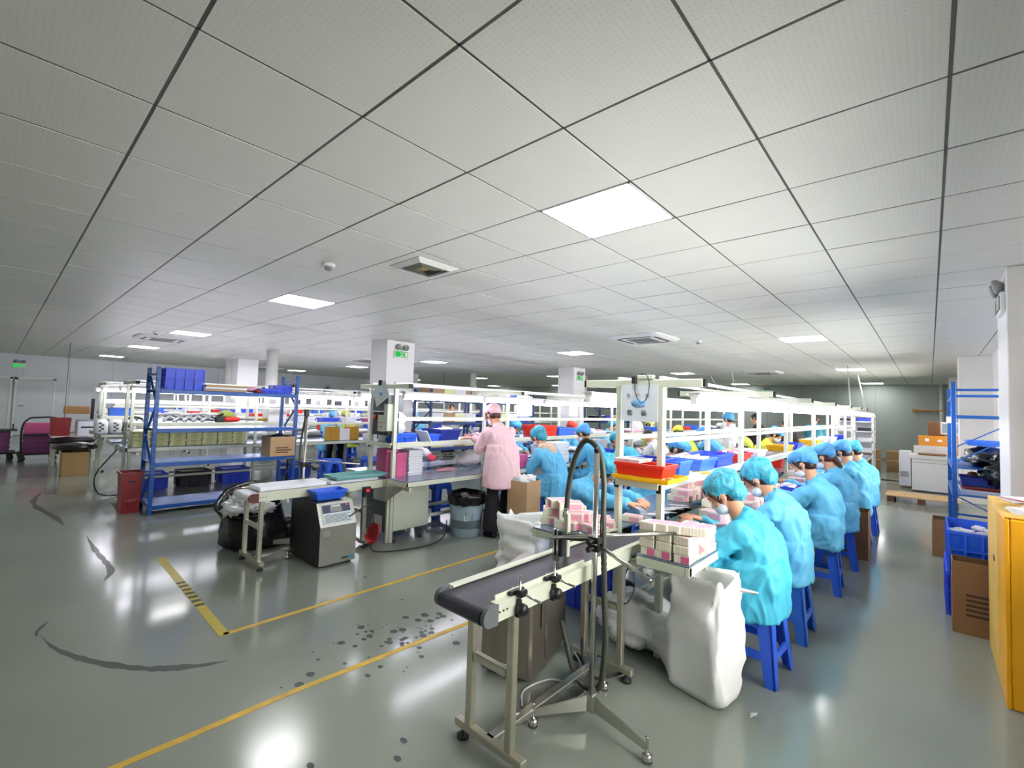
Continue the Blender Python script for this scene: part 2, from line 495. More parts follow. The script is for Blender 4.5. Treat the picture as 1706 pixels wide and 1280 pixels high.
for a in range(-4, 36):
    for b_ in range(-10, 35):
        xc, yc = AX(a)-PX/2, BY(b_)+PY/2
        x_lo, x_hi, y_lo, y_hi = xc-hx, xc+hx, yc-hy, yc+hy
        if x_hi < X0+.05 or x_lo > X1-.05 or y_hi < Y0+.05 or y_lo > Y1-.05: continue
        if (a, b_) in PAN: continue
        vis = False
        for dx in (-1, 0, 1):
            for dy in (-1, 0, 1):
                q = proj((xc+dx*hx, yc+dy*hy, CZ))
                if q and -5 < q[0] < 1711 and -5 < q[1] < 1285: vis = True
        cut = x_lo < X0 or x_hi > X1 or y_lo < Y0 or y_hi > Y1
        cells.append((0 if (vis and not cut) else 1, math.hypot(xc, yc), xc, yc, max(x_lo, X0), min(x_hi, X1), max(y_lo, Y0), min(y_hi, Y1)))
cells.sort()
rest = MB()
for i, (v_, d_, xc, yc, xl, xh, yl, yh) in enumerate(cells):
    if i < 295 and v_ == 0:
        o = bpy.data.objects.new('ceiling_tile', tmesh); COL.objects.link(o); o.parent = ceiling
        o.location = (xc, yc, CZ+rnd.uniform(-.0012, .0008)); o.rotation_euler = (rnd.uniform(-.002, .002), rnd.uniform(-.002, .002), 0)
    else:
        rest.box(xl, xh, yl, yh, CZ, CZ+.015, ch=.001)
tag(rest.build('ceiling_tiles', M_tile, ceiling), kind='stuff')
# light panels
for i, (a, b_) in enumerate(PAN):
    xc, yc = AX(a)-PX/2, BY(b_)+PY/2
    col = {0: 'rightmost', 7: 'second', 15: 'third', 22: 'fourth', 30: 'leftmost'}[a]
    row = {-8: 'row behind the camera', 2: 'nearest row', 12: 'second nearest row', 22: 'third nearest row'}.get(b_, 'far row')
    cl = {0: 'line over the right aisle', 7: 'line above the second bench', 15: 'third line from the right', 22: 'fourth line from the right', 30: 'line by the left wall'}[a]
    p = empty('ceiling_light', (xc, yc, CZ), 'square flush white light panel, %s, %s' % (row, cl), 'light')
    part('diffuser', M_light, p, lambda b: b.box(-hx+.012, hx-.012, -hy+.012, hy-.012, .002, .012))
    fr = MB()
    for s in (-1, 1):
        fr.box(s*(hx-.006)-.006, s*(hx-.006)+.006, -hy, hy, -.002, .014); fr.box(-hx, hx, s*(hy-.006)-.006, s*(hy-.006)+.006, -.002, .014)
    fr.build('frame', M_whiteg, p)
# air vent
t = empty('air_vent', (AX(3)-PX/2, BY(2)+PY/2, CZ), 'square metal ceiling air diffuser with nested louvres, near the smoke detector', 'vent')
def f(b):
    for k, (r0, r1, z) in enumerate(((.19, .21, -.012), (.14, .185, -.006), (.09, .13, .0), (.03, .08, .006))):
        pass
for k, (r0, r1, z) in enumerate(((.165, .215, 0), (.115, .155, 0), (.065, .105, 0))):
    def f(b):
        vs = []
        for r, zz in ((r1, -.002), (r0, -.028)):
            vs += [(-r, -r, zz), (r, -r, zz), (r, r, zz), (-r, r, zz)]
        vs += [(v[0], v[1], v[2]-.004) for v in vs]
        fs = []
        for i in range(4):
            j = (i+1) % 4
            fs += [(i, j, j+4, i+4), (i+8, i+12, j+12, j+8), (i, i+8, j+8, j), (i+4, j+4, j+12, i+12)]
        b.add(vs, fs)
    part('louvre', M_vent if k else M_white, t, f)
part('core', M_cardl, t, lambda b: b.box(-.05, .05, -.05, .05, -.02, -.001, ch=.01))
# cassette air conditioners
nm = ['over the aisle beyond the hanging sign', 'in the far ceiling above the rear of the right bench', 'over the left benches beyond the pillar', 'above the left tables beside the small smoke detector', 'by the left wall']
for (x, y), s in zip(ACS, nm):
    t = empty('air_conditioner', (x, y, CZ), 'square white ceiling air conditioner %s' % s, 'air conditioner')
    def f(b):
        b.loft([((0, 0, 0), (.46, 0, 0), (0, .46, 0)), ((0, 0, -.02), (.46, 0, 0), (0, .46, 0)), ((0, 0, -.045), (.40, 0, 0), (0, .40, 0))], n=32, power=8, smooth=False)
    part('housing', M_white, t, f)
    part('grille', M_grid, t, lambda b: [b.box(-.2, .2, -.2+i*.034, -.186+i*.034, -.056, -.044) for i in range(12)])
    for q in range(4):
        mm = Matrix.Rotation(q*PI/2, 4, 'Z')
        part('air_slot', M_dark, t, lambda b: b.box(-.28, .28, .30, .345, -.049, -.040, M=mm))
for (x, y, s) in ((-3.96, 1.91, 'large one beside the near air vent'), (-11.1, 2.0, 'small one in the left ceiling'), (-2.9, 7.9, 'small one beyond the central cassette')):
    t = empty('smoke_detector', (x, y, CZ), 'round white ceiling smoke detector, %s' % s, 'detector')
    part('base', M_white, t, lambda b: b.lathe([(.055, 0), (.055, -.02), (.045, -.028)], n=20))
    part('sensor_head', M_grid, t, lambda b: b.lathe([(.036, -.028), (.034, -.052), (.02, -.06)], n=20))

# walls of sandwich panels
def wall(name, m, fn, pts, axis):
    w_ = part(name, m, None, fn); tag(w_, kind='structure')
    for (p0, p1, q0, q1, z0, z1) in pts:
        bb = MB(); bb.box(p0+.002, p1-.002, q0+.002, q1-.002, z0, z1, ch=.004); bb.build('wall_panel', m, w_)
    return w_
N = 23; st = (Y1-Y0)/N
wall('wall_left', M_panelwall, lambda b: b.box(X0-.15, X0-.03, Y0, Y1, 0, CZ+.1), [(X0-.03, X0+.005, Y0+i*st, Y0+(i+1)*st, 0, CZ) for i in range(N)], 'y')
N = 20; st = (X1-X0)/N
wall('wall_far', M_farwall, lambda b: b.box(X0, X1, Y1+.03, Y1+.15, 0, CZ+.1), [(X0+i*st, X0+(i+1)*st, Y1-.005, Y1+.03, 0, CZ) for i in range(N)], 'x')
wl = part('wall_back', M_white, None, lambda b: b.box(X0, X1, Y0-.15, Y0, 0, CZ+.1)); tag(wl, kind='structure')
# right wall with windows between the pillars
WB = [(1.2, 4.9), (6.6, 11.2), (13.0, 17.0)]
def f(b):
    y = Y0
    for (a, c) in WB:
        b.box(X1-.05, X1+.15, y, a, 0, CZ+.1); b.box(X1-.05, X1+.15, a, c, 0, .85); b.box(X1-.05, X1+.15, a, c, 2.1, CZ+.1); y = c
    b.box(X1-.05, X1+.15, y, Y1, 0, CZ+.1)
wr = part('wall_right', M_rightwall, None, f); tag(wr, kind='structure')
for i, (a, c) in enumerate(WB):
    t = empty('window_%d' % (i+1), (0, 0, 0), kind='structure')
    def fr(b):
        b.box(X1+.02, X1+.07, a, c, .85, .90); b.box(X1+.02, X1+.07, a, c, 2.05, 2.1)
        n = max(2, round((c-a)/.9))
        for k in range(n+1):
            y = a+(c-a)*k/n; b.box(X1+.02, X1+.07, max(a, y-.025), min(c, y+.025), .9, 2.05)
    part('window_frame', M_white, t, fr)
    part('window_pane', M_glass, t, lambda b: b.box(X1+.04, X1+.046, a+.03, c-.03, .9, 2.05))
    part('window_sill', M_white, t, lambda b: b.box(X1-.10, X1+.02, a-.03, c+.03, .82, .85, ch=.005))
# pillars
def pillar(n, x0, x1, y0, y1, m=M_whiteg):
    o = part('trim_%d' % n, m, None, lambda b: b.box(x0, x1, y0, y1, 0, CZ-.001, ch=.006)); tag(o, kind='structure')
    return o
pillar(1, .45, .86, 5.2, 5.85, M_rightwall)
pillar(2, -8.32, -7.75, 4.98, 5.62)
pillar(3, -8.32, -7.75, 11.3, 11.9)
pillar(4, -8.32, -7.75, 17.3, 17.9)
pillar(5, -16.6, -16.05, 5.0, 5.6)
pillar(6, .41, .86, 12.0, 12.6, M_rightwall)
pillar(7, -16.6, -16.05, 11.3, 11.9)
pillar(8, .41, .86, 17.6, 18.2, M_rightwall)
for k, (x, y, r) in enumerate(((-12.4, 4.65, .14), (-16.85, 5.1, .2), (-13.0, 12.2, .13), (-9.5, 14.5, .13))):
    o = part('trim_%d' % (9+k), M_white, None, lambda b: b.lathe([(r, 0), (r, CZ-.001)], (x, y, 0), 24)); tag(o, kind='structure')
# baseboards
o = part('baseboard_left', M_grid, None, lambda b: b.box(X0+.007, X0+.03, Y0, Y1-.05, 0, .1, ch=.004)); tag(o, kind='structure')
o = part('baseboard_far', M_grid, None, lambda b: b.box(X0+.04, X1-.06, Y1-.035, Y1-.008, 0, .1, ch=.004)); tag(o, kind='structure')
# the seam ridge across the far right floor
o = part('trim_20', M_dark, None, lambda b: b.box(-2.2, .3, 14.55, 14.63, .0005, .02, ch=.006)); tag(o, kind='structure')
# double door in the left wall
for k, (a, c) in enumerate(((-.9, .33), (.42, 1.36))):
    t = empty('door_%d' % (k+1), (X0+.01, 0, 0), kind='structure')
    part('door_leaf', M_panelwall, t, lambda b: b.box(0, .035, a+.04, c-.04, .01, 1.86, ch=.004))
    def fr(b):
        b.box(0, .055, a-.02, a+.04, 0, 1.93); b.box(0, .055, c-.04, c+.02, 0, 1.93); b.box(0, .055, a-.02, c+.02, 1.87, 1.95)
    part('door_frame', M_white, t, fr)
    part('door_handle', M_dark, t, lambda b: (b.cyl((.035, a+.12, .98), (.08, a+.12, .98), .012), b.box(.07, .085, a+.1, a+.22, .97, .99)))
# emergency exit signs with two lamp heads
def exit_sign(x, y, z, face, label, glow=True):
    t = empty('exit_sign', (x, y, z), label, 'exit sign', rz=face)
    part('housing', M_white, t, lambda b: b.box(-.17, .17, -.03, 0, -.08, .08, ch=.006))
    part('green_face', M_exit if glow else M_exitd, t, lambda b: b.box(-.145, .145, -.034, -.030, -.055, .055))
    def fig(b):
        b.box(-.05, .045, -.037, -.034, .018, .032); b.box(-.01, .015, -.037, -.034, -.02, .03)
        b.cyl((.03, -.037, .038), (.03, -.034, .038), .011)
        b.bar((0, -.0355, -.02), (-.05, -.0355, -.045), .014, .003, up=(0, 1, 0)); b.bar((0, -.0355, -.02), (.04, -.0355, -.045), .014, .003, up=(0, 1, 0))
        b.box(.07, .13, -.037, -.034, -.045, .045)
    part('running_figure', M_white, t, fig)
    for s in (-1, 1):
        part('lamp_head', M_grid, t, lambda b: b.lathe([(.02, -.05), (.055, -.02), (.06, .0), (.052, .012)], (s*.09, -.05, .135), 16, axis=(0, -1, -.25)))
    part('bracket', M_grid, t, lambda b: b.box(-.1, .1, -.02, 0, .08, .15))
    return t
exit_sign(-7.75, 5.3, 2.45, PI/2, 'green exit sign with twin lamps on the near square pillar')
exit_sign(.45, 5.42, 2.45, -PI/2, 'dark green exit sign with twin lamps on the pillar at the right edge', False)
exit_sign(X0+.006, .47, 2.32, PI/2, 'green exit sign above the double door in the left wall')
exit_sign(-5.0, Y1-.01, 2.43, 0, 'green exit sign high on the far wall')
exit_sign(-7.75, 11.6, 2.4, PI/2, 'small green exit sign on the second square pillar')
# yellow floor tape
def tape(name, pts, wd, m, label, black=None):
    t = empty('floor_tape', (0, 0, 0), label, 'floor tape')
    for k, (p, q) in enumerate(zip(pts, pts[1:])):
        part('strip', m, t, lambda b: b.bar((p[0], p[1], .0012), (q[0], q[1], .0012), wd, .0016))
    if black:
        (p, q, n) = black
        for i in range(n):
            u0, u1 = (i+.1)/n, (i+.55)/n
            p0 = Vector((p[0]+(q[0]-p[0])*u0, p[1]+(q[1]-p[1])*u0, .0022)); p1 = Vector((p[0]+(q[0]-p[0])*u1, p[1]+(q[1]-p[1])*u1, .0022))
            bb = MB(); bb.bar(p0, p1, wd, .0008); bb.build('black_stripe', M_tapeb, t)
tape('a', [(-3.33, 1.05), (-3.33, 4.3), (-3.33, 9)], .038, M_tape, 'yellow floor tape along the aisle beside the second bench')
tape('b', [(-2.44, -3.0), (-2.44, 1.14), (-2.37, 2.35), (-2.4, 6)], .038, M_tape, 'worn yellow floor tape running to the near conveyor')
tape('c', [(-5.27, 1.1), (-3.31, 1.05)], .06, M_tapey, 'short yellow floor tape with black stripes across the aisle mouth', ((-4.5, 1.08), (-3.85, 1.065), 7))
tape('d', [(-8.35, 1.16), (-7.5, 1.14)], .06, M_tapey, 'yellow and black floor tape beside the red bin', ((-8.35, 1.16), (-7.5, 1.14), 8))
# scuffs and spots worn into the floor
sc = MB()
def arc(pts, w0, w1, z=.0006):
    pts = spline(pts, 8); vs = []; fs = []
    n = len(pts)
    for i, p in enumerate(pts):
        d = (pts[min(i+1, n-1)]-pts[max(i-1, 0)]).normalized(); q = Vector((-d.y, d.x, 0))
        ww = (w0+(w1-w0)*i/n)*(.6+.6*rnd.random())*min(1, 4*min(i+.3, n-i-.7)/n)
        vs += [p+q*ww+Vector((0, 0, z)), p-q*ww+Vector((0, 0, z))]
    for i in range(n-1): fs.append((2*i, 2*i+1, 2*i+3, 2*i+2))
    sc.add(vs, fs)
arc([(-4.06, .27, 0), (-3.8, .32, 0), (-3.5, .44, 0), (-3.22, .62, 0), (-3.05, .82, 0), (-2.98, .98, 0)], .012, .04)
arc([(-9.9, .55, 0), (-8.9, .42, 0), (-7.8, .55, 0), (-7.2, .6, 0)], .03, .035)
arc([(-6.6, .72, 0), (-5.9, .72, 0), (-5.2, .74, 0), (-4.9, .66, 0)], .02, .03)
arc([(-4.3, .32, 0), (-4.16, .26, 0), (-4.06, .25, 0)], .012, .01)
sc.build('scuff_marks', M_scuff, fl)
sp = MB()
for i in range(75):
    x = rnd.gauss(-2.55, .16); y = rnd.gauss(1.85, .28); r = rnd.choice((.006, .01, .014, .02))
    if x > -2.15: continue
    pts = [(x+r*(1+.35*rnd.random())*math.cos(a*PI/4)*1.2, y+r*(1+.35*rnd.random())*math.sin(a*PI/4), .0007+i*1e-6) for a in range(8)]
    sp.add(pts, [tuple(range(8))])
for (x, y) in ((-2.3, 1.45), (-1.75, 1.3), (-1.68, 1.22), (-1.9, .95), (-4.5, 2.6), (-4.2, 2.4), (-3.6, 2.2)):
    pts = [(x+.022*math.cos(a*PI/4), y+.014*math.sin(a*PI/4), .0008) for a in range(8)]; sp.add(pts, [tuple(range(8))])
tag(sp.build('dark_spots', M_spot, fl), kind='stuff')
for (x, y, r) in ((-4.55, .05, 0), (-10.8, -.15, .3)):
    part('floor_sticker', M_dark, fl, lambda b: b.box(x-.06, x+.06, y-.03, y+.03, .0006, .0012))
# ================================================================== BENCHES
TZ = .70            # worktop height
SZ = 1.06           # shelf height
def make_bench(name, label, xa, xb, wl_, wr_, ys, y0, y1, detail=2, belt=M_green, cab=True, tz=TZ, paper=False, shelf=True):
    """xa, xb: uprights; wl_, wr_: outer edges of the two worktops; ys: frame positions"""
    t = empty(name, ((xa+xb)/2, y0, 0), label, 'bench')
    ox, oy = t.location.x, t.location.y
    L = lambda x: x-ox
    Yl = lambda y: y-oy
    for k, y in enumerate(ys):
        for x in (xa, xb):
            part('upright', M_alu, t, lambda b: b.box(L(x)-.02, L(x)+.02, Yl(y)-.022, Yl(y)+.022, .0, 1.665, ch=.004))
        part('crossbar', M_alu, t, lambda b: b.box(L(xa)-.26, L(xb)+.26, Yl(y)-.025, Yl(y)+.025, 1.65, 1.70, ch=.005))
        if detail > 1:
            for xx in (L(xa)-.272, L(xb)+.26): part('end_cap', M_black, t, lambda b: b.box(xx, xx+.012, Yl(y)-.024, Yl(y)+.024, 1.652, 1.698))
            for x in (xa, xb): part('bracket', M_black, t, lambda b: b.box(L(x)-.014, L(x)+.014, Yl(y)-.034, Yl(y)-.022, SZ-.07, SZ-.02))
    e0, e1 = Yl(ys[0]), Yl(ys[-1])
    for x in (xa, xb):
        part('mid_rail', M_white if detail < 2 else M_alu, t, lambda b: b.box(L(x)-.014, L(x)+.014, e0-.02, e1+.02, 1.30, 1.33, ch=.004))
        part('top_rail', M_white, t, lambda b: b.box(L(x)-.012, L(x)+.012, e0-.02, e1+.02, 1.70, 1.72))
    if shelf:
        part('shelf_board', M_shelf, t, lambda b: b.box(L(xa)+.02, L(xb)-.02, e0-.03, e1+.03, SZ-.015, SZ))
        def f(b):
            for x in (xa, xb): b.box(L(x)-.022, L(x)+.022, e0+.02, e1-.02, SZ-.05, SZ+.004, ch=.004)
            b.box(L(xa), L(xb), e0-.045, e0-.02, SZ-.05, SZ)
        part('shelf_rail', M_alu, t, f)
    # worktops
    part('worktop', M_worktop, t, lambda b: b.box(L(wl_), L(xa)-.022, Yl(y0), Yl(y1), tz-.012, tz, ch=.003))
    part('worktop', M_worktop, t, lambda b: b.box(L(xb)+.022, L(wr_), Yl(y0), Yl(y1), tz-.012, tz, ch=.003))
    part('belt', belt, t, lambda b: b.box(L(xa)+.022, L(xb)-.022, Yl(y0)+.05, Yl(y1), tz-.045, tz-.035))
    def rail(b):
        for (u, v) in ((L(wl_), L(xa)-.022), (L(xb)+.022, L(wr_))):
            b.box(u, v, Yl(y0)+.002, Yl(y0)+.03, tz-.06, tz-.012); b.box(u, v, Yl(y1)-.03, Yl(y1)-.002, tz-.06, tz-.012)
        for x in (L(wl_)+.012, L(wr_)-.012): b.box(x-.012, x+.012, Yl(y0), Yl(y1), tz-.06, tz-.008, ch=.004)
        for x in (L(xa)+.03, L(xb)-.03): b.box(x-.012, x+.012, Yl(y0)+.03, Yl(y1), tz-.12, tz-.05)
    part('table_frame', M_alu, t, rail)
    for k, y in enumerate(ys):
        def lg(b):
            b.box(L(wl_)+.03, L(wr_)-.03, Yl(y)-.018, Yl(y)+.018, tz-.11, tz-.07)
        part('cross_beam', M_alu, t, lg)
        for x in (xa, xb):
            part('foot', M_dark, t, lambda b: b.lathe([(.03, 0), (.03, .012), (.012, .02), (.012, .03)], (L(x), Yl(y)+.04, 0), 12))
    if detail > 1:
        for x in (xa, xb):
            part('low_rail', M_alu, t, lambda b: b.box(L(x)-.018, L(x)+.018, e0, e1, .20, .235, ch=.004))
    if paper:
        pass
    return t
def ys_(y, n, d): return [y+d*i for i in range(n)]
B1Y = [2.8, 4.45, 6.2, 7.95, 9.7, 11.3, 12.4]
B1 = make_bench('packing_bench', 'rightmost long packing bench with green belt and row of workers on blue stools', -1.54, -1.25, -1.98, -.93, B1Y, 2.45, 12.6, paper=True)
B2Y = ys_(2.9, 8, 1.8)
B2 = make_bench('packing_bench', 'second long packing bench behind the woman in the pink coat', -4.75, -4.30, -5.15, -3.94, B2Y, 2.82, 16.0, belt=M_worktop)
B3Y = ys_(1.4, 8, 1.75)
B3 = make_bench('packing_bench', 'long steel bench behind the blue rack with yellow green box stacks', -9.45, -9.0, -10.0, -8.38, B3Y, 1.25, 14, belt=M_worktop, tz=.74)
B4 = make_bench('packing_bench', 'long bench left of the red bin with white bagged rolls on its end', -12.2, -11.75, -12.65, -11.3, ys_(1.4, 7, 1.75), 1.3, 12.3, detail=1, belt=M_worktop, tz=.74)
B5 = make_bench('packing_bench', 'far bench second from the left wall under white tube lights', -15.0, -14.55, -15.4, -14.1, ys_(1.7, 6, 1.75), 1.6, 11, detail=1, belt=M_worktop, tz=.74)
B6 = make_bench('packing_bench', 'leftmost far bench near the double door', -17.6, -17.2, -18.0, -16.8, ys_(2.0, 5, 1.75), 1.9, 9.2, detail=1, belt=M_worktop, tz=.74)
# batten lights hanging over the benches
def tube_light(detail=True):
    p = empty('tube_light', (0, 0, 0))
    def h(b):
        b.prism([(-.045, .012), (-.03, .022), (.03, .022), (.045, .012), (.048, .015), (.034, .030), (-.034, .030), (-.048, .015)], -.585, .585, 'y')
    part('reflector', M_white, p, h)
    part('housing', M_whiteg, p, lambda b: b.box(-.03, .03, -.575, .575, -.006, .022, ch=.006))
    part('tube', M_tube, p, lambda b: b.lathe([(.021, -.55), (.021, .55)], (0, 0, -.026), 12, axis=(0, 1, 0)))
    [part('end_holder', M_white, p, lambda b: b.box(-.018, .018, e-.014, e+.014, -.045, .0)) for e in (-.564, .564)]
    return p
tl0 = None
def light_row(x, y0, n, z, group, labelf, step=1.19, flip=False, dark=()):
    global tl0
    for i in range(n):
        if tl0 is None: tl0 = tube_light(); o = tl0
        else: o = copy_tree(tl0)
        o.location = (x, y0+.6+step*i, z)
        o.rotation_euler = (0, 0, PI if flip else 0)
        tag(o, labelf(i), 'light', group)
for (nm, xr, xl, y0, n, z) in (('rightmost bench', -1.03, -1.76, 2.72, 9, 1.59), ('second bench', -4.08, -4.97, 2.82, 10, 1.59),
                               ('bench behind the blue rack', -8.78, -9.67, 1.3, 9, 1.59), ('bench left of the red bin', -11.53, -12.42, 1.3, 7, 1.59),
                               ('second bench from the left wall', -14.3, -15.2, 1.6, 6, 1.59), ('leftmost far bench', -17.0, -17.8, 1.9, 4, 1.59)):
    for side, x in (('right', xr), ('left', xl)):
        light_row(x, y0, n, z, '%s row of tubes over %s' % (side, nm),
                  (lambda i, side=side, nm=nm: '%s tube light from the near end, %s row, %s' % (ORD[i], side, nm)), flip=(side == 'left'))
# suspension rods
for (x, y, y2, x2, s) in ((-1.03, 12.7, 15.3, -1.42, 'slanting white suspension rod at the far end of the right light row'), (-1.15, 11.2, 13.3, -1.42, 'nearly upright suspension rod left of the slanting one'),
                          (-4.30, 14.2, 14.0, -4.85, 'leaning white suspension rod just right of the hanging sign'), (-4.08, 14.2, 14.2, -4.25, 'upright white suspension rod second right of the hanging sign')):
    o = part('suspension_rod', M_white, None, lambda b: b.cyl((x, y, 1.63), (x2, y2, CZ), .012, 8)); tag(o, s, 'rod')

# ------------------------------------------------------------------ generic goods
def stool_proto():
    p = empty('stool', (0, 0, 0))
    H = .45
    def seat(b):
        b.loft([((0, 0, H-.05), (.150, 0, 0), (0, .150, 0)), ((0, 0, H-.012), (.138, 0, 0), (0, .138, 0)), ((0, 0, H), (.125, 0, 0), (0, .125, 0))], n=24, power=7, smooth=False)
        b.lathe([(.03, H), (.03, H+.001)], (0, 0, 0), 12)
    part('seat', M_blue, p, seat)
    def apron(b):
        for s in (-1, 1):
            for ax in (0, 1):
                pr = [(-.13, H-.045), (.13, H-.045), (.145, H-.12), (.09, H-.085), (0, H-.075), (-.09, H-.085), (-.145, H-.12)]
                u0, u1 = (.137, .145) if s > 0 else (-.145, -.137)
                b.prism(pr, u0, u1, 'x' if ax else 'y')
    part('apron', M_blue, p, apron)
    for sx in (-1, 1):
        for sy in (-1, 1):
            def leg(b):
                # L-shaped splayed leg
                t, o_ = .135, .178; w0, w1, th = .085, .055, .012
                for ax in (0, 1):
                    def V(a, c, z): return (sx*a, sy*c, z) if ax == 0 else (sx*c, sy*a, z)
                    vs = [V(t, t, H-.03), V(t-w0, t, H-.03), V(t-w0, t-th, H-.03), V(t, t-th, H-.03),
                          V(o_, o_, 0), V(o_-w1, o_, 0), V(o_-w1, o_-th, 0), V(o_, o_-th, 0)]
                    b.add(vs, [(0, 1, 2, 3), (4, 7, 6, 5), (0, 4, 5, 1), (1, 5, 6, 2), (2, 6, 7, 3), (3, 7, 4, 0)])
            part('leg', M_blue, p, leg)
    def rung(b):
        for z, hgt in ((.15, .045),):
            u = .135+(.178-.135)*(1-z/(H-.03))
            for s in (-1, 1):
                b.box(-u+.02, u-.02, s*(u-.008)-.006, s*(u-.008)+.006, z-hgt/2, z+hgt/2)
                b.box(s*(u-.008)-.006, s*(u-.008)+.006, -u+.02, u-.02, z-hgt/2, z+hgt/2)
    part('rung', M_blue, p, rung)
    return p
st0 = None
def stool(x, y, label, rz=0., m=None, group=None, h=1.):
    global st0
    if st0 is None: st0 = stool_proto(); o = st0
    else: o = copy_tree(st0)
    o.location = (x, y, 0); o.rotation_euler = (0, 0, rz); o.scale = (1, 1, h)
    tag(o, label, 'stool', group)
    if m:
        for ch in o.children:
            ch.data = ch.data.copy(); ch.data.materials[0] = m
    return o
def open_box(b, x0, x1, y0, y1, z0, z1, th=.006, taper=0., mi=0, rim=0., mi_in=None):
    t = taper
    def ring(x0, x1, y0, y1, z): return [(x0, y0, z), (x1, y0, z), (x1, y1, z), (x0, y1, z)]
    vs = ring(x0+t, x1-t, y0+t, y1-t, z0)+ring(x0, x1, y0, y1, z1)+ring(x0+th, x1-th, y0+th, y1-th, z1)+ring(x0+t+th, x1-t-th, y0+t+th, y1-t-th, z0+th)
    fs = [(3, 2, 1, 0), (12, 13, 14, 15)]; fi = []
    for i in range(4):
        j = (i+1) % 4
        fs += [(i, j, 4+j, 4+i), (4+i, 4+j, 8+j, 8+i)]; fi += [(8+i, 8+j, 12+j, 12+i)]
    b.add(vs, fs, mi)
    b.add(vs, fi, mi if mi_in is None else mi_in)
    if rim:
        for (a, c, d, e) in ((x0-rim, x1+rim, y0-rim, y0), (x0-rim, x1+rim, y1, y1+rim), (x0-rim, x0, y0, y1), (x1, x1+rim, y0, y1)):
            b.box(a, c, d, e, z1-.02, z1, mi)
def bin_box(name, m, cx, cy, z, lx, ly, h, label, cat='bin', rz=0., taper=.012, rim=.006, ribs=0, fill=None, group=None):
    t = empty(name, (cx, cy, z), label, cat, group, rz)
    part('shell', m, t, lambda b: open_box(b, -lx/2, lx/2, -ly/2, ly/2, 0, h, taper=taper, rim=rim))
    if ribs:
        def f(b):
            for k in range(ribs+1):
                u = -lx/2+lx*k/ribs; v = -ly/2+ly*k/ribs
                for s in (-1, 1):
                    b.box(u-.006, u+.006, s*(ly/2)-.008, s*(ly/2)+.008, .01, h-.02)
                    b.box(s*(lx/2)-.008, s*(lx/2)+.008, v-.006, v+.006, .01, h-.02)
            b.box(-lx/2-.008, lx/2+.008, -ly/2-.008, ly/2+.008, h*.55, h*.55+.012) if False else None
            for s in (-1, 1):
                b.box(-lx/2, lx/2, s*(ly/2)-.007, s*(ly/2)+.007, h*.55, h*.55+.014); b.box(s*(lx/2)-.007, s*(lx/2)+.007, -ly/2, ly/2, h*.55, h*.55+.014)
        part('rib', m, t, f)
    if fill:
        fm, n, sz = fill
        def g(b):
            for k in range(n):
                M = Matrix.Translation((rnd.uniform(-lx/2+sz, lx/2-sz), rnd.uniform(-ly/2+sz, ly/2-sz), h*.75+rnd.uniform(0, .03))) @ Matrix.Rotation(rnd.uniform(0, 3), 4, 'Z') @ Matrix.Rotation(rnd.uniform(-.5, .5), 4, 'X')
                b.box(-sz, sz, -sz*.6, sz*.6, -.012, .012, rnd.choice((0, 0, 1)), .003, M)
        part('contents', fm, t, g).__setitem__('kind', 'stuff')
    return t
M_palepink = mat('pale_pink_lid', '#e8a4b8', .6)
def carton_mesh(lx, ly, lz, plain=False):
    b = MB(); c = .003
    b.box(-lx/2, lx/2, -ly/2, ly/2, 0, lz, 0, c)
    # pink printed band and lid
    if not plain: b.box(-lx/2-.0008, -lx/2, -ly/2+.004, ly/2*.1, lz*.1, lz*.9, 2)
    else: [b.box(-lx/2-.0008, -lx/2, -ly/2+ly*q/5-.001, -ly/2+ly*q/5+.001, .003, lz-.003, 1) for q in range(1, 5)]
    b.box(lx/2, lx/2+.0008, -ly/2+.004, ly/2*.3, lz*.1, lz*.9, 1)
    b.box(-lx/2+.012, lx/2-.004, -ly/2+.004, ly/2-.03, lz, lz+.0010, 1)
    b.box(-lx*.1, lx/2-.01, -ly/2-.0008, -ly/2, lz*.15, lz*.8, 1)
    if not plain: b.box(-lx*.35, lx*.1, ly/2, ly/2+.0008, lz*.15, lz*.6, 2)
    return b.mesh('carton', [M_cream, M_palepink, M_hotpink])
cm1 = carton_mesh(.13, .085, .045)
cm2 = carton_mesh(.16, .10, .055)
cm3 = carton_mesh(.13, .085, .045, True)
def carton(x, y, z, rz=0., ry=0., label='', group='pink and cream cartons', me=cm1, rx=0.):
    o = bpy.data.objects.new('carton', me); COL.objects.link(o)
    o.location = (x, y, z); o.rotation_euler = (rx, ry, rz)
    return tag(o, label, 'carton', group)
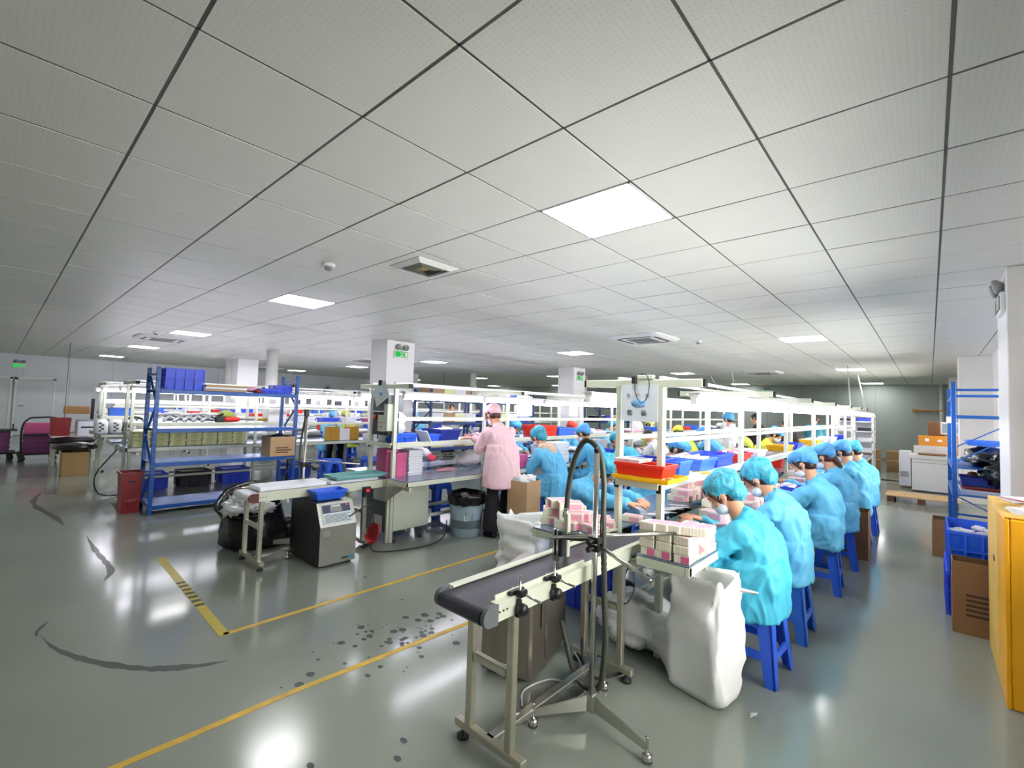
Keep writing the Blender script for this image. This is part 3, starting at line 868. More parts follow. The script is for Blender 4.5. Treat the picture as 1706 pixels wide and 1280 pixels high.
def cardboard(name, cx, cy, lx, ly, h, label, rz=0., m=M_card, flaps=True, open_=True, prints=(), z=0., taper=0.):
    t = empty(name, (cx, cy, z), label, 'box', rz=rz)
    if open_:
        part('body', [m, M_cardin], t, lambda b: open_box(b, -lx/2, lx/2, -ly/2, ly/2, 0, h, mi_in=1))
        if flaps:
            for (p, q, o_) in (((-lx/2, -ly/2), (lx/2, -ly/2), (0, -1)), ((-lx/2, ly/2), (lx/2, ly/2), (0, 1)), ((-lx/2, -ly/2), (-lx/2, ly/2), (-1, 0)), ((lx/2, -ly/2), (lx/2, ly/2), (1, 0))):
                a = rnd.uniform(.2, .5); fl_ = min(lx, ly)*.4
                d = Vector((o_[0]*math.sin(a)*fl_, o_[1]*math.sin(a)*fl_, -math.cos(a)*fl_*(-1 if flaps == 'up' else 1)))
                o2 = Vector((o_[0], o_[1], 0))*.004
                P = [Vector((p[0], p[1], h)), Vector((q[0], q[1], h))]
                vs = [P[0], P[1], P[1]+d, P[0]+d]; vs += [v+o2 for v in vs]
                part('flap', m, t, lambda b: b.add(vs, [(0, 1, 2, 3), (7, 6, 5, 4), (0, 4, 5, 1), (1, 5, 6, 2), (2, 6, 7, 3), (3, 7, 4, 0)]))
    else:
        part('body', m, t, lambda b: b.box(-lx/2, lx/2, -ly/2, ly/2, 0, h, ch=.004))
        part('tape_strip', M_cardl, t, lambda b: b.box(-.025, .025, -ly/2-.001, ly/2+.001, h-.001, h+.0015))
    for (face, u0, u1, v0, v1) in prints:
        def f(b):
            n = max(2, int((v1-v0)/.03))
            for k in range(n):
                zz = v0+(v1-v0)*k/n; uu = u1-(u1-u0)*rnd.uniform(0, .35)
                if face == 'y-': b.box(u0, uu, -ly/2-.0012, -ly/2, zz, zz+(v1-v0)/n*.45)
                if face == 'x+': b.box(lx/2, lx/2+.0012, u0, uu, zz, zz+(v1-v0)/n*.45)
                if face == 'x-': b.box(-lx/2-.0012, -lx/2, u0, uu, zz, zz+(v1-v0)/n*.45)
        part('printing', M_print, t, f)
    return t
def stack(name, x, y, z, lx, ly, th, n, m, labelf, cat, group, rz=0., jit=.004):
    me = MB().box(-lx/2, lx/2, -ly/2, ly/2, 0, th*.8, ch=min(.004, th*.3)).box(-lx/2+.01, lx/2-.01, -ly/2+.01, ly/2-.01, th*.8, th*.98).mesh(name, m)
    for i in range(n):
        o = bpy.data.objects.new(name, me); COL.objects.link(o)
        o.location = (x+rnd.uniform(-jit, jit), y+rnd.uniform(-jit, jit), z+i*th); o.rotation_euler = (0, 0, rz+rnd.uniform(-.03, .03))
        tag(o, '%s, %s from the bottom' % (labelf, ORD[i]) if i else '%s, lowest' % labelf, cat, group)
def sack(name, cx, cy, lx, ly, h, label, m=M_sack, rz=0., lean=(0, 0), seed=1, n=40, top='crumple', inner=M_sackg, belly=1.06, cat='sack', amp=.022):
    """soft open-topped sack as one crumpled surface"""
    t = empty(name, (cx, cy, 0), label, cat, rz=rz)
    b = MB(); vs = []; fs = []
    rows = 22
    prof = []
    for j in range(rows):
        s = j/(rows-1)
        prof.append((s*h, 1.0+(belly-1)*math.sin(PI*min(1, s*1.1))-(.06 if s < .03 else 0), s))
    prof2 = [(h*.97, .9, .97), (h*.90, .86, .90), (h*.80, .84, .8), (h*.74, .55, .75), (h*.72, .02, .75)]
    allr = prof+prof2
    for j, (z, sc_, s) in enumerate(allr):
        for i in range(n):
            a = 2*PI*i/n; e = .30
            co, si = math.cos(a), math.sin(a)
            x = lx/2*sc_*math.copysign(abs(co)**e, co); y = ly/2*sc_*math.copysign(abs(si)**e, si)
            nz = noise.noise(Vector((co*1.6+seed, si*1.6, z*4.5)))*amp*1.6+noise.noise(Vector((co*4, si*4+seed, z*14)))*amp*.7
            nz += amp*.6*(1-abs(noise.noise(Vector((x*7+seed, y*7, z*9-x*6))))*3)
            if j >= rows: nz *= .5
            wgt = .25 if s < .02 else 1
            x += co*nz*wgt; y += si*nz*wgt
            zz = z
            if top == 'crumple' and s > .85: zz += h*.10*noise.noise(Vector((co*1.8+seed*2, si*1.8, 0)))*(s-.85)/.15 + .02*noise.noise(Vector((co*6, si*6, seed)))
            vs.append((x+lean[0]*s*s, y+lean[1]*s*s, max(0.002, zz)))
    for j in range(len(allr)-1):
        for i in range(n):
            fs.append((j*n+i, j*n+(i+1) % n, (j+1)*n+(i+1) % n, (j+1)*n+i))
    fs.append(tuple(range(n))[::-1]); k = (len(allr)-1)*n; fs.append(tuple(range(k, k+n)))
    b.add(vs, fs, 0, True)
    b.m = [0 if (q // n) < rows else 1 for q in range(len(fs)-2)]+[0, 1]
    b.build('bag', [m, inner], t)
    return t
def crumple(b, c, r, seed, n=18, k=10, sq=(1, 1, .6), amp=.35, mi=0):
    c = Vector(c); F = (Vector((1, 0, 0)), Vector((0, 1, 0)), Vector((0, 0, 1)))
    s0 = len(b.v); b.ell((0, 0, 0), F, r, r, r, n, k, mi)
    for i in range(s0, len(b.v)):
        v = Vector(b.v[i]); q = v.normalized()
        f_ = 1+amp*noise.noise(q*2.2+Vector((seed, 0, 0)))+amp*.5*noise.noise(q*6+Vector((0, seed, 0)))
        v = Vector((v.x*sq[0], v.y*sq[1], v.z*sq[2]))*f_
        b.v[i] = tuple(v+c)
# ================================================================== PEOPLE
ZU = Vector((0, 0, 1))
def ik(S, W, l1, l2, hint):
    d = W-S; D = d.length
    if D > (l1+l2)*.985:
        W = S+d*((l1+l2)*.985/D); d = W-S; D = d.length
    n = d.normalized(); a = (l1*l1-l2*l2+D*D)/(2*D); hh = math.sqrt(max(0, l1*l1-a*a))
    h = (hint-n*hint.dot(n)).normalized()
    return S+n*a+h*hh, W
def hand(b, W, d, n, side, scale=1.):
    """W wrist, d towards the fingers, n palm normal (away from the back), side thumb direction"""
    d = d.normalized(); n = (n-d*n.dot(d)).normalized(); t = d.cross(n)
    if t.dot(side) < 0: t = -t
    s = scale
    b.loft([(W-d*.01, t*.024*s, n*.018*s), (W+d*.02*s, t*.030*s, n*.017*s), (W+d*.055*s, t*.040*s, n*.016*s), (W+d*.088*s, t*.040*s, n*.013*s)], n=12)
    for i, (off, ln) in enumerate(((.031, .068), (.0105, .078), (-.0105, .072), (-.031, .056))):
        p0 = W+d*.078*s+t*off*s
        bend = .35+.1*i
        d1 = (d+n*bend*.5+t*off*2).normalized(); p1 = p0+d1*ln*.48*s
        d2 = (d+n*bend*1.6).normalized(); p2 = p1+d2*ln*.32*s
        d3 = (d+n*bend*2.8).normalized(); p3 = p2+d3*ln*.26*s
        b.capsule(p0-d*.012, p1, .0098*s, .0090*s, 8); b.capsule(p1, p2, .0090*s, .0082*s, 8); b.capsule(p2, p3, .0082*s, .0072*s, 8)
    q0 = W+d*.022*s+t*.026*s; q1 = q0+(d*.6+t*.75+n*.25).normalized()*.036*s; q2 = q1+(d*.95+t*.25+n*.35).normalized()*.03*s
    b.capsule(q0-t*.01, q1, .0125*s, .0105*s, 8); b.capsule(q1, q2, .0105*s, .0085*s, 8)
def person(x, y, ang, label, head, hands=None, seat=.45, coat=None, cap=('net', None), look=.45, turn=0., hair=None, mask=True, trous=None, stand=False, vox=.009, hem=None, sleeve=True, seed=1, group=None, hood=None, gloves=None, bun=False, pony=False, elbow_out=.55, feet=None, coatlen=1.0, headtilt=0., fold=.019):
    coat = coat or M_coat; hair = hair or M_hair; trous = trous or M_trous
    f = Vector((math.cos(ang), math.sin(ang), 0)); r = Vector((math.sin(ang), -math.cos(ang), 0))
    t = empty('person', (x, y, 0), label, 'person', group)
    o = Vector((x, y, 0))
    H = Vector(head)-o
    pz = .92 if stand else seat+.09
    P = Vector((0, 0, pz))-(f*.02 if not stand else Vector((0, 0, 0)))
    # head frame
    ft = (f*math.cos(turn)+r*math.sin(turn)); rt = (r*math.cos(turn)-f*math.sin(turn))
    hf = (ft*math.cos(look)-ZU*math.sin(look)).normalized(); hu = rt.cross(hf).normalized()
    if hu.z < 0: hu = -hu
    hr = rt
    if headtilt:
        hu2 = (hu*math.cos(headtilt)+hr*math.sin(headtilt)); hr = (hr*math.cos(headtilt)-hu*math.sin(headtilt)); hu = hu2
    NB = H-hu*.125-hf*.035                       # neck joint under the skull
    CH = NB-(NB-P).normalized()*.10-f*.01        # between the shoulders
    sp = (CH-P)
    # torso curve with a hunched back
    def SP(u): 
        p = P.lerp(CH, u); return p-f*(.055 if not stand else .02)*math.sin(PI*u)
    def tan(u): return (SP(min(1, u+.05))-SP(max(0, u-.05))).normalized()
    sd = {}
    for s in (-1, 1): sd[s] = SP(.93)+r*s*.155+f*.01
    hands = hands or (f*.38+r*.1+ZU*.74, f*.38-r*.1+ZU*.74)
    hw = {1: Vector(hands[0])-(o if len(hands) > 2 else Vector()), -1: Vector(hands[1])-(o if len(hands) > 2 else Vector())}
    arm = {}
    for s in (-1, 1):
        hint = (r*s*elbow_out-ZU*.8-f*.35)
        E, W = ik(sd[s], hw[s], .265, .235, hint)
        arm[s] = (sd[s], E, W)
    # legs
    legs = {}
    for s in (-1, 1):
        hip = P+r*s*.085-ZU*.02
        if stand:
            kn = Vector((0, 0, .48))+r*s*.10+f*.03; an = Vector((0, 0, .08))+r*s*.11-f*.01
        else:
            kn = Vector((0, 0, seat+.04))+r*s*.13+f*.37; an = Vector((0, 0, .08))+r*s*.14+f*.30
        legs[s] = (hip, kn, an)
    near = vox < .0085
    # ---- body
    b = MB()
    hF = (hr, hf, hu)
    b.ell(H+hu*.028-hf*.006, hF, .073, .092, .082, 20, 12)
    b.ell(H-hu*.045+hf*.022, hF, .055, .064, .062, 16, 10)
    b.ell(H-hu*.092+hf*.06, hF, .024, .022, .018, 12, 8)
    b.ell(H+hu*.038+hf*.05, hF, .056, .04, .04, 14, 8)
    b.capsule(H-hu*.005+hf*.083, H-hu*.034+hf*.101, .0085, .014, 8)
    for s in (-1, 1):
        b.ell(H-hu*.012+hr*s*.074-hf*.006, hF, .010, .020, .031, 12, 8)
        b.ell(H+hu*.012+hf*.078+hr*s*.03, hF, .022, .012, .010, 10, 6)
        b.ell(H-hu*.03+hf*.062+hr*s*.035, hF, .024, .026, .024, 10, 6)
    b.capsule(H-hu*.05-hf*.02, CH+hu*.02, .050, .058, 14)
    b.loft([(SP(u), r*wd, tan(u).cross(r)*dp) for u, wd, dp in ((0, .135, .09), (.25, .115, .08), (.5, .115, .08), (.75, .125, .085), (.93, .12, .065), (1.0, .08, .05))], n=20)
    for s in (-1, 1):
        S, E, W = arm[s]
        b.capsule(S, E, .040, .034, 12); b.capsule(E, W, .037, .0235, 12)
        dirn = (W-E).normalized()
        side = -r*s
        hd = (dirn*.5+f*.45-r*s*.55).normalized()
        hand(b, W, hd, -ZU+f*.1, f*.6-r*s*.5 if False else (f*.9+ZU*.4), 1.)
        hip, kn, an = legs[s]
        b.capsule(hip, kn, .068, .048, 12); b.capsule(kn, an, .046, .032, 12)
    body = remeshed(b, 'body', M_skin, vox, 2 if near else 1, t)
    # ---- face details
    if vox < .0125:
        for s in (-1, 1):
            e = MB(); c = H+hu*.002+hf*.0845+hr*s*.030
            e.ell(c, hF, .0135, .007, .006, 12, 6); e.build('eye', M_eyew, t)
            e = MB(); e.ell(c+hf*.0045, hF, .0055, .004, .0052, 10, 6); e.build('iris', M_eye, t)
            e = MB(); e.tube([H+hu*.022+hf*.086+hr*s*.015, H+hu*.027+hf*.086+hr*s*.03, H+hu*.022+hf*.076+hr*s*.045], .003, 6); e.build('eyebrow', hair, t)
        if not mask:
            e = MB(); e.ell(H-hu*.062+hf*.083, hF, .020, .006, .005, 12, 6); e.build('mouth', M_lip, t)
    if mask:
        e = MB(); e.ell(H-hu*.058+hf*.048, hF, .0585, .058, .050, 20, 10)
        e.ell(H-hu*.032+hf*.088, hF, .028, .022, .024, 12, 8)
        vs = [Vector(v) for v in e.v]
        e.v = [tuple(v) for v in vs]
        mk = e.build('face_mask', M_mask, t)
        for s in (-1, 1):
            part('ear_loop', M_mask, mk, lambda q: q.tube(spline([H-hu*.035+hf*.055+hr*s*.058, H-hu*.012+hf*.02+hr*s*.079, H+hu*.006-hf*.012+hr*s*.082, H-hu*.03-hf*.012+hr*s*.080, H-hu*.075+hf*.03+hr*s*.062], 4), .0014, 5))
    # ---- hair
    e = MB()
    e.ell(H+hu*.032-hf*.018, hF, .080, .092, .086, 20, 12)
    e.ell(H-hu*.025-hf*.042, hF, .070, .058, .062, 16, 10)
    for s in (-1, 1):
        e.capsule(H+hu*.045+hf*.045+hr*s*.062, H-hu*.035+hf*.022+hr*s*.074, .020, .010, 8)
    e.capsule(H+hu*.072+hf*.06, H+hu*.055+hf*.075, .03, .022, 10)
    if bun: e.ell(H-hf*.105+hu*.03, hF, .045, .04, .045, 14, 8)
    if pony:
        e.capsule(H-hf*.09+hu*.0, H-hf*.12-hu*.10-ZU*.05, .035, .028, 10); e.capsule(H-hf*.12-hu*.10-ZU*.05, H-hf*.10-hu*.13-ZU*.14, .028, .012, 10)
    remeshed(e, 'hair', hair, max(vox, .008), 2, t, fold=.003, fscale=40, seed=seed)
    # ---- cap
    kind, cm = cap
    if kind == 'net':
        e = MB(); e.ell(H+hu*.052-hf*.040, hF, .100, .118, .090, 20, 12); e.ell(H-hu*.022-hf*.072, hF, .084, .066, .074, 16, 10)
        remeshed(e, 'hair_net', cm or M_net, .008, 3, t, fold=.007, fscale=26, seed=seed)
        rim = [H+hu*.055*math.cos(a)+hf*(.082*math.cos(a))+hr*.088*math.sin(a)-hf*(.0)-hu*.0 for a in [2*PI*k/24 for k in range(25)]]
        part('elastic', cm or M_net, t, lambda q: q.tube([H+hu*(.030+.028*math.cos(a))-hf*.012+hf*.098*math.cos(a)+hr*.084*math.sin(a) for a in [2*PI*k/28 for k in range(29)]], .0045, 6))
    elif kind == 'soft':
        e = MB(); e.ell(H+hu*.078-hf*.028, hF, .108, .122, .055, 22, 12); e.ell(H+hu*.04-hf*.05, hF, .092, .095, .055, 18, 10); e.ell(H+hu*.004-hf*.085, hF, .078, .05, .052, 16, 10)
        cp = remeshed(e, 'work_cap', cm or M_bluecap, .009, 3, t, fold=.006, fscale=16, seed=seed)
        part('cap_band', cm or M_bluecap, t, lambda q: q.loft([(H+hu*.030-hf*.006, hr*.086, (hf*.103+hu*.012)), (H+hu*.066-hf*.010, hr*.090, (hf*.106+hu*.012))], n=28))
    elif kind == 'peak':
        e = MB(); e.ell(H+hu*.066-hf*.016, hF, .092, .108, .068, 22, 12); e.ell(H+hu*.02-hf*.06, hF, .078, .07, .055, 18, 10)
        remeshed(e, 'work_cap', cm or M_pinkcap, .008, 3, t, fold=.004, fscale=16, seed=seed)
        def vis(q):
            vs = []; fs = []
            for i in range(11):
                a = (i/10-.5)*2.0
                for (rr, dz) in ((.088, .048), (.155, .018)):
                    px = math.sin(a)*.085*(1 if rr < .1 else .98); py = math.cos(a)*rr
                    for th in (0, .004): vs.append(H+hr*px+hf*py+hu*(dz-.012*abs(math.sin(a))-th))
            for i in range(10):
                k = i*4; fs += [(k, k+4, k+6, k+2), (k+1, k+3, k+7, k+5), (k+2, k+6, k+7, k+3), (k, k+1, k+5, k+4)]
            fs += [(0, 2, 3, 1), (40, 41, 43, 42)]
            q.add(vs, fs, 0, True)
        part('peak', cm or M_pinkcap, t, vis)
    # ---- coat
    b = MB()
    secs = [(0, .175, .14), (.2, .165, .138), (.45, .165, .135), (.7, .175, .13), (.88, .178, .112), (.98, .13, .09), (1.06, .085, .08)]
    b.loft([(SP(u), r*wd, tan(u).cross(r)*dp) for u, wd, dp in secs], n=24, power=2.3)
    b.capsule(sd[1], sd[-1], .066, .066, 14)
    b.capsule(CH-f*.02, CH.lerp(NB, .45), .078, .070, 14)
    for s in (-1, 1):
        S, E, W = arm[s]
        b.capsule(S, E, .074, .066, 14)
        cuff = E.lerp(W, .90 if sleeve else .4)
        b.capsule(E, cuff, .066, .044, 14)
        b.loft([(E.lerp(cuff, .7), (W-E).cross(ZU).normalized()*.046, (W-E).cross(ZU).cross(W-E).normalized()*.046), (cuff+(W-E).normalized()*.018, (W-E).cross(ZU).normalized()*.040, (W-E).cross(ZU).cross(W-E).normalized()*.040)], n=14)
    if stand:
        hz = hem if hem is not None else .62
        b.loft([(P+ZU*.12, r*.185, f*.15), (P, r*.20, f*.165), (Vector((0, 0, (hz+pz)/2)), r*.215, f*.18), (Vector((0, 0, hz)), r*.225, f*.19)], n=24, power=2.4)
    else:
        hz = hem if hem is not None else seat-.10
        b.loft([(P+ZU*.10-f*.02, r*.17, f*.145), (P-f*.01, r*.19, f*.17), (Vector((0, 0, seat)), r*.20, f*.195), (Vector((0, 0, hz)), r*.208, f*.20)], n=24, power=3.8)
        for s in (-1, 1):
            hip, kn, an = legs[s]; b.capsule(hip+ZU*.01, hip.lerp(kn, .7), .105, .092, 14)
    cv = max(vox*1.25, .0105)
    ct = remeshed(b, 'coat', coat, cv, 5, t, fold=fold, fscale=9, seed=seed)
    # collar
    ca = SP(1.06); ta = tan(1.0)
    part('collar', coat if not hood else hood, t, lambda q: q.loft([(ca-ta*.02, r*.082, ta.cross(r)*.078), (ca+ta*.050-f*.012, r*.066, ta.cross(r)*.062)], n=18))
    if hood:
        e = MB(); e.ell(CH-f*.105-ZU*.05, (r, f, ZU), .105, .06, .13, 16, 10); e.capsule(CH+r*.09+ZU*.05, CH-r*.09+ZU*.05, .062, .062, 12); e.ell(CH-f*.10-ZU*.12, (r, f, ZU), .06, .05, .07, 12, 8)
        remeshed(e, 'hood', hood, .011, 4, t, fold=.005, fscale=14, seed=seed)
    for s in (-1, 1):
        hip, kn, an = legs[s]
        e = MB(); e.capsule(hip, kn, .085, .068, 14)
        e.loft([(kn, r*.068, f*.068), ((kn+an)/2, r*.062 if not stand else r*.105, f*.062 if not stand else f*.105), (an+ZU*.0, r*.058 if not stand else r*.115, f*.058 if not stand else f*.115)], n=14)
        remeshed(e, 'trouser_leg', trous, .012, 3, t, fold=.005, fscale=9, seed=seed+s)
        e = MB(); a2 = Vector((an.x, an.y, 0))
        e.loft([(a2-f*.055+ZU*.03, r*.030, ZU*.03), (a2-f*.02+ZU*.04, r*.038, ZU*.04), (a2+f*.06+ZU*.032, r*.040, ZU*.03), (a2+f*.14+ZU*.024, r*.038, ZU*.022), (a2+f*.175+ZU*.018, r*.02, ZU*.015)], n=14)
        e.build('shoe', M_shoe, t)
        if gloves:
            S, E, W = arm[s]
            e = MB(); hd = ((W-E).normalized()*.5+f*.45-r*s*.55).normalized(); hand(e, W, hd, -ZU+f*.1, (f*.9+ZU*.4), 1.12); e.capsule(W-(W-E).normalized()*.05, W, .034, .03, 12)
            remeshed(e, 'glove', gloves, .006, 1, t)
    return t
# ================================================================== WORKERS
# right row of the rightmost bench, facing the belt
row = [  # y, head z centre, head x, cap, coat, label, stool label, look, stool x
 (3.10, .985, -.985, ('net', None), M_coatt, 'worker in turquoise coat and teal hairnet, nearest on the right side of the bench', 'blue stool under the nearest worker, beside the white sack', .45, -.80),
 (3.78, 1.02, -.955, ('net', None), M_coat, 'worker in blue coat and dark teal hairnet, second from the front on the right', 'worn blue stool under the second worker of the right row', .5, -.78),
 (4.95, 1.06, -.87, ('soft', None), M_coat, 'worker in blue cloth cap and white mask, third from the front on the right', 'blue stool under the third worker of the right row', .25, -.74),
 (5.85, 1.07, -.85, ('soft', None), M_coat, 'worker with brown ponytail below a blue cap, fourth on the right', 'blue stool beside the tall brown carton in the right aisle', .35, -.72),
 (6.9, 1.07, -.82, ('soft', None), M_coat, 'worker with black hair under blue cap, fifth on the right', 'blue stool under the fifth worker of the right row', .4, -.69),
 (7.75, 1.04, -.79, ('soft', M_net), M_coat, 'rearmost worker of the right row, in a teal cap and blue coat', 'blue stool under the rearmost worker of the right row', .4, -.68)]
for i, (y, hz, hxx, cap, coat, lb, sl, lk, sx) in enumerate(row):
    near = i < 3
    o = Vector((sx, y, 0))
    person(sx-.02, y, PI, lb, (hxx, y+.03, hz), hands=((-1.16, y+.17, .77), (-1.16, y-.03, .77), 1), coat=coat, cap=cap, look=.75 if i < 2 else .55,
           mask=True, vox=.0075 if near else (.010 if i < 5 else .012), seed=i+1, hair=M_hairb if i in (0, 3) else M_hair, pony=(i == 3), hem=.33 if i == 0 else .37, turn=-.15 if i == 0 else 0)
    stool(sx, y, sl, rz=rnd.uniform(-.15, .15), m=M_bluel if i == 1 else None, group='stools along the right side of the rightmost bench')
# left side of the rightmost bench
rowl = [
 (3.55, .96, -2.06, ('net', None), M_coat, 'worker in blue coat and hairnet behind the chrome pole, left side of the rightmost bench', .95, M_hair, .0075),
 (4.98, 1.09, -2.02, ('soft', None), M_coat, 'worker with big blue cap just above the shelf bins, left side of the rightmost bench', .6, M_hair, .009),
 (6.15, 1.00, -2.05, ('soft', None), M_coat, 'worker whose blue cap shows behind the dark blue bin', .7, M_hair, .011),
 (7.45, 1.02, -2.05, ('peak', M_yelcap), M_coaty, 'worker in yellow green cap behind the second bench upright', .8, M_hair, .012),
 (9.4, 1.14, -2.05, ('soft', None), M_coaty, 'worker in yellow green coat with a blue cap looking down', .6, M_hair, .012)]
for i, (y, hz, hxx, cap, coat, lb, lk, hr_, vx) in enumerate(rowl):
    person(-2.34, y, 0, lb, (hxx, y+.0, hz), hands=((-1.72, y-.22, .765), (-1.74, y+.0, .765), 1), coat=coat, cap=cap, look=lk, vox=vx, seed=20+i, hair=hr_, mask=(i != 2), turn=.2 if i == 0 else 0)
    stool(-2.36, y, '%s blue stool from the front on the left side of the rightmost bench' % ORD[i], group='stools along the left side of the rightmost bench')
# right side of the second bench
person(-3.72, 4.00, PI*.93, 'standing woman in pale pink coat, pink cap and black trousers at the second bench', (-3.93, 4.04, 1.385), hands=((-4.08, 3.86, 1.10), (-4.10, 4.04, 1.12), 1),
       coat=M_coatp, cap=('peak', M_pinkcap), look=.55, stand=True, hem=.56, vox=.0075, seed=40, hair=M_hairb, turn=.0, elbow_out=.5, fold=.008)
rows2 = [
 (4.95, 1.09, -3.96, ('net', None), M_coat, 'seated worker in blue coat with a beige hood and teal hairnet', M_hairb, .008, M_beige),
 (6.0, 1.12, -3.92, ('soft', None), M_coat, 'masked worker in blue cap left of the tall hose arch', M_hair, .010, None),
 (7.1, .98, -3.98, ('net', None), M_coatt, 'worker in turquoise coat bent low beyond the near upright', M_hair, .012, None),
 (8.25, 1.03, -3.95, ('none', None), M_coatw, 'bareheaded dark haired worker in white shirt leaning over the second bench', M_hair, .012, None),
 (9.55, 1.08, -3.9, ('peak', M_yelcap), M_coaty, 'worker in yellow coat with pale yellow cap beside a red cap', M_hair, .012, None),
 (10.9, 1.02, -3.9, ('soft', None), M_coat, 'far worker in blue coat at the second bench, beyond the yellow coat', M_hair, .013, None)]
for i, (y, hz, hxx, cap, coat, lb, hr_, vx, hd) in enumerate(rows2):
    person(-3.66, y, PI, lb, (hxx, y, hz), hands=((-4.12, y+.18, .76), (-4.12, y-.05, .76), 1), coat=coat, cap=cap, look=.6, vox=vx, seed=50+i, hair=hr_, hood=hd, mask=(i in (0, 1)))
    stool(-3.64, y, ['blue stool with torn stickers under the beige hooded worker', 'blue stool under the masked worker left of the hose arch', 'blue stool under the bent turquoise worker', 'blue stool under the bareheaded worker', 'blue stool under the yellow coated worker', 'blue stool under the far worker of the second bench'][i], group='stools along the right side of the second bench')
# left side of the second bench
person(-5.42, 3.75, 0, 'worker in white hooded coat and red gloves reaching over the second bench', (-5.30, 3.62, 1.22), hands=((-4.92, 3.62, .78), (-4.9, 3.95, .78), 1), coat=M_coatw, cap=('soft', M_coatw), look=.5, vox=.010, seed=61, gloves=M_glove, mask=True)
for i, (y, hz, cap, coat, lb) in enumerate(((5.9, 1.14, ('soft', None), M_coat, 'worker in blue cap behind the pink box stack on the second bench'), (7.6, 1.1, ('soft', M_redcap), M_coat, 'worker wearing a red cap on the far side of the second bench'),
        (9.2, 1.15, ('net', None), M_coat, 'far worker in a teal hairnet on the left of the second bench'), (11.0, 1.15, ('peak', M_yelcap), M_coaty, 'far worker in yellow coat on the left of the second bench'))):
    person(-5.46, y, 0, lb, (-5.22, y, hz), hands=((-4.95, y-.2, .77), (-4.95, y, .77), 1), coat=coat, cap=cap, look=.55, vox=.013, seed=70+i, mask=False)
    stool(-5.48, y, '%s blue stool from the front on the left side of the second bench' % ORD[i], group='stools along the left side of the second bench')
# standing figures in the distance
for i, (x, y, hz, ang, cap, coat, lb, hm) in enumerate((
    (-3.05, 10.2, 1.37, PI*.9, ('soft', None), M_coatw, 'standing worker in white coat and blue cap beyond the right bench', .5),
    (-5.9, 11.6, 1.36, 0, ('peak', M_yelcap), M_coatw, 'standing figure in white coat and pale yellow cap far behind the hanging sign', .5),
    (-3.3, 13.2, 1.40, PI, ('none', None), M_coatk, 'standing dark haired person in dark clothes near the far wall', .5),
    (-2.55, 13.0, 1.28, PI, ('none', None), M_coatk, 'standing person in a long black robe near the far wall', .2),
    (-2.4, 15.4, 1.42, PI*.5, ('none', None), M_coatteal, 'standing short haired person in a teal shirt near the far wall', .75),
    (-10.45, 8.9, 1.40, 0, ('none', None), M_coatw, 'distant dark haired person in pale clothes behind the navy rack', .5))):
    f_ = Vector((math.cos(ang), math.sin(ang), 0)); q_ = Vector((-f_.y, f_.x, 0))
    person(x, y, ang, lb, Vector((x, y, hz))+f_*.08, hands=(Vector((x, y, .95))+f_*.33-q_*.12, Vector((x, y, .95))+f_*.33+q_*.1, 1), coat=coat, cap=cap, look=.35, stand=True, hem=hm, vox=.013, seed=80+i, mask=(i < 1))
for i, (x, y, ang, cap, coat, lb) in enumerate((
    (-10.35, 5.2, PI*.0, ('soft', None), M_coat, 'distant seated worker in blue cap left of the near pillar'),
    (-10.35, 6.5, PI*.0, ('soft', None), M_coat, 'second distant seated worker in blue left of the near pillar'),
    (-8.0, 9.9, PI, ('net', None), M_coat, 'distant worker in blue beside the second pillar'),
    (-10.9, 8.2, PI, ('soft', None), M_coat, 'distant worker in blue cap far behind the navy rack'),
    (-10.9, 6.0, PI, ('soft', M_yelcap), M_coaty, 'distant worker in a yellow green coat behind the near pillar'))):
    f_ = Vector((math.cos(ang), math.sin(ang), 0)); q_ = Vector((-f_.y, f_.x, 0))
    person(x, y, ang, lb, Vector((x, y, 1.12))+f_*.2, hands=(Vector((x, y, .78))+f_*.5-q_*.12, Vector((x, y, .78))+f_*.5+q_*.1, 1), coat=coat, cap=cap, look=.4, vox=.014, seed=90+i, mask=False)
    stool(x, y, ['blue stool of the nearer worker left of the near pillar', 'blue stool of the farther worker left of the near pillar', 'blue stool of the worker beside the second pillar', 'blue stool of the worker far behind the navy rack', 'blue stool of the yellow green worker behind the pillar'][i], group='distant stools')
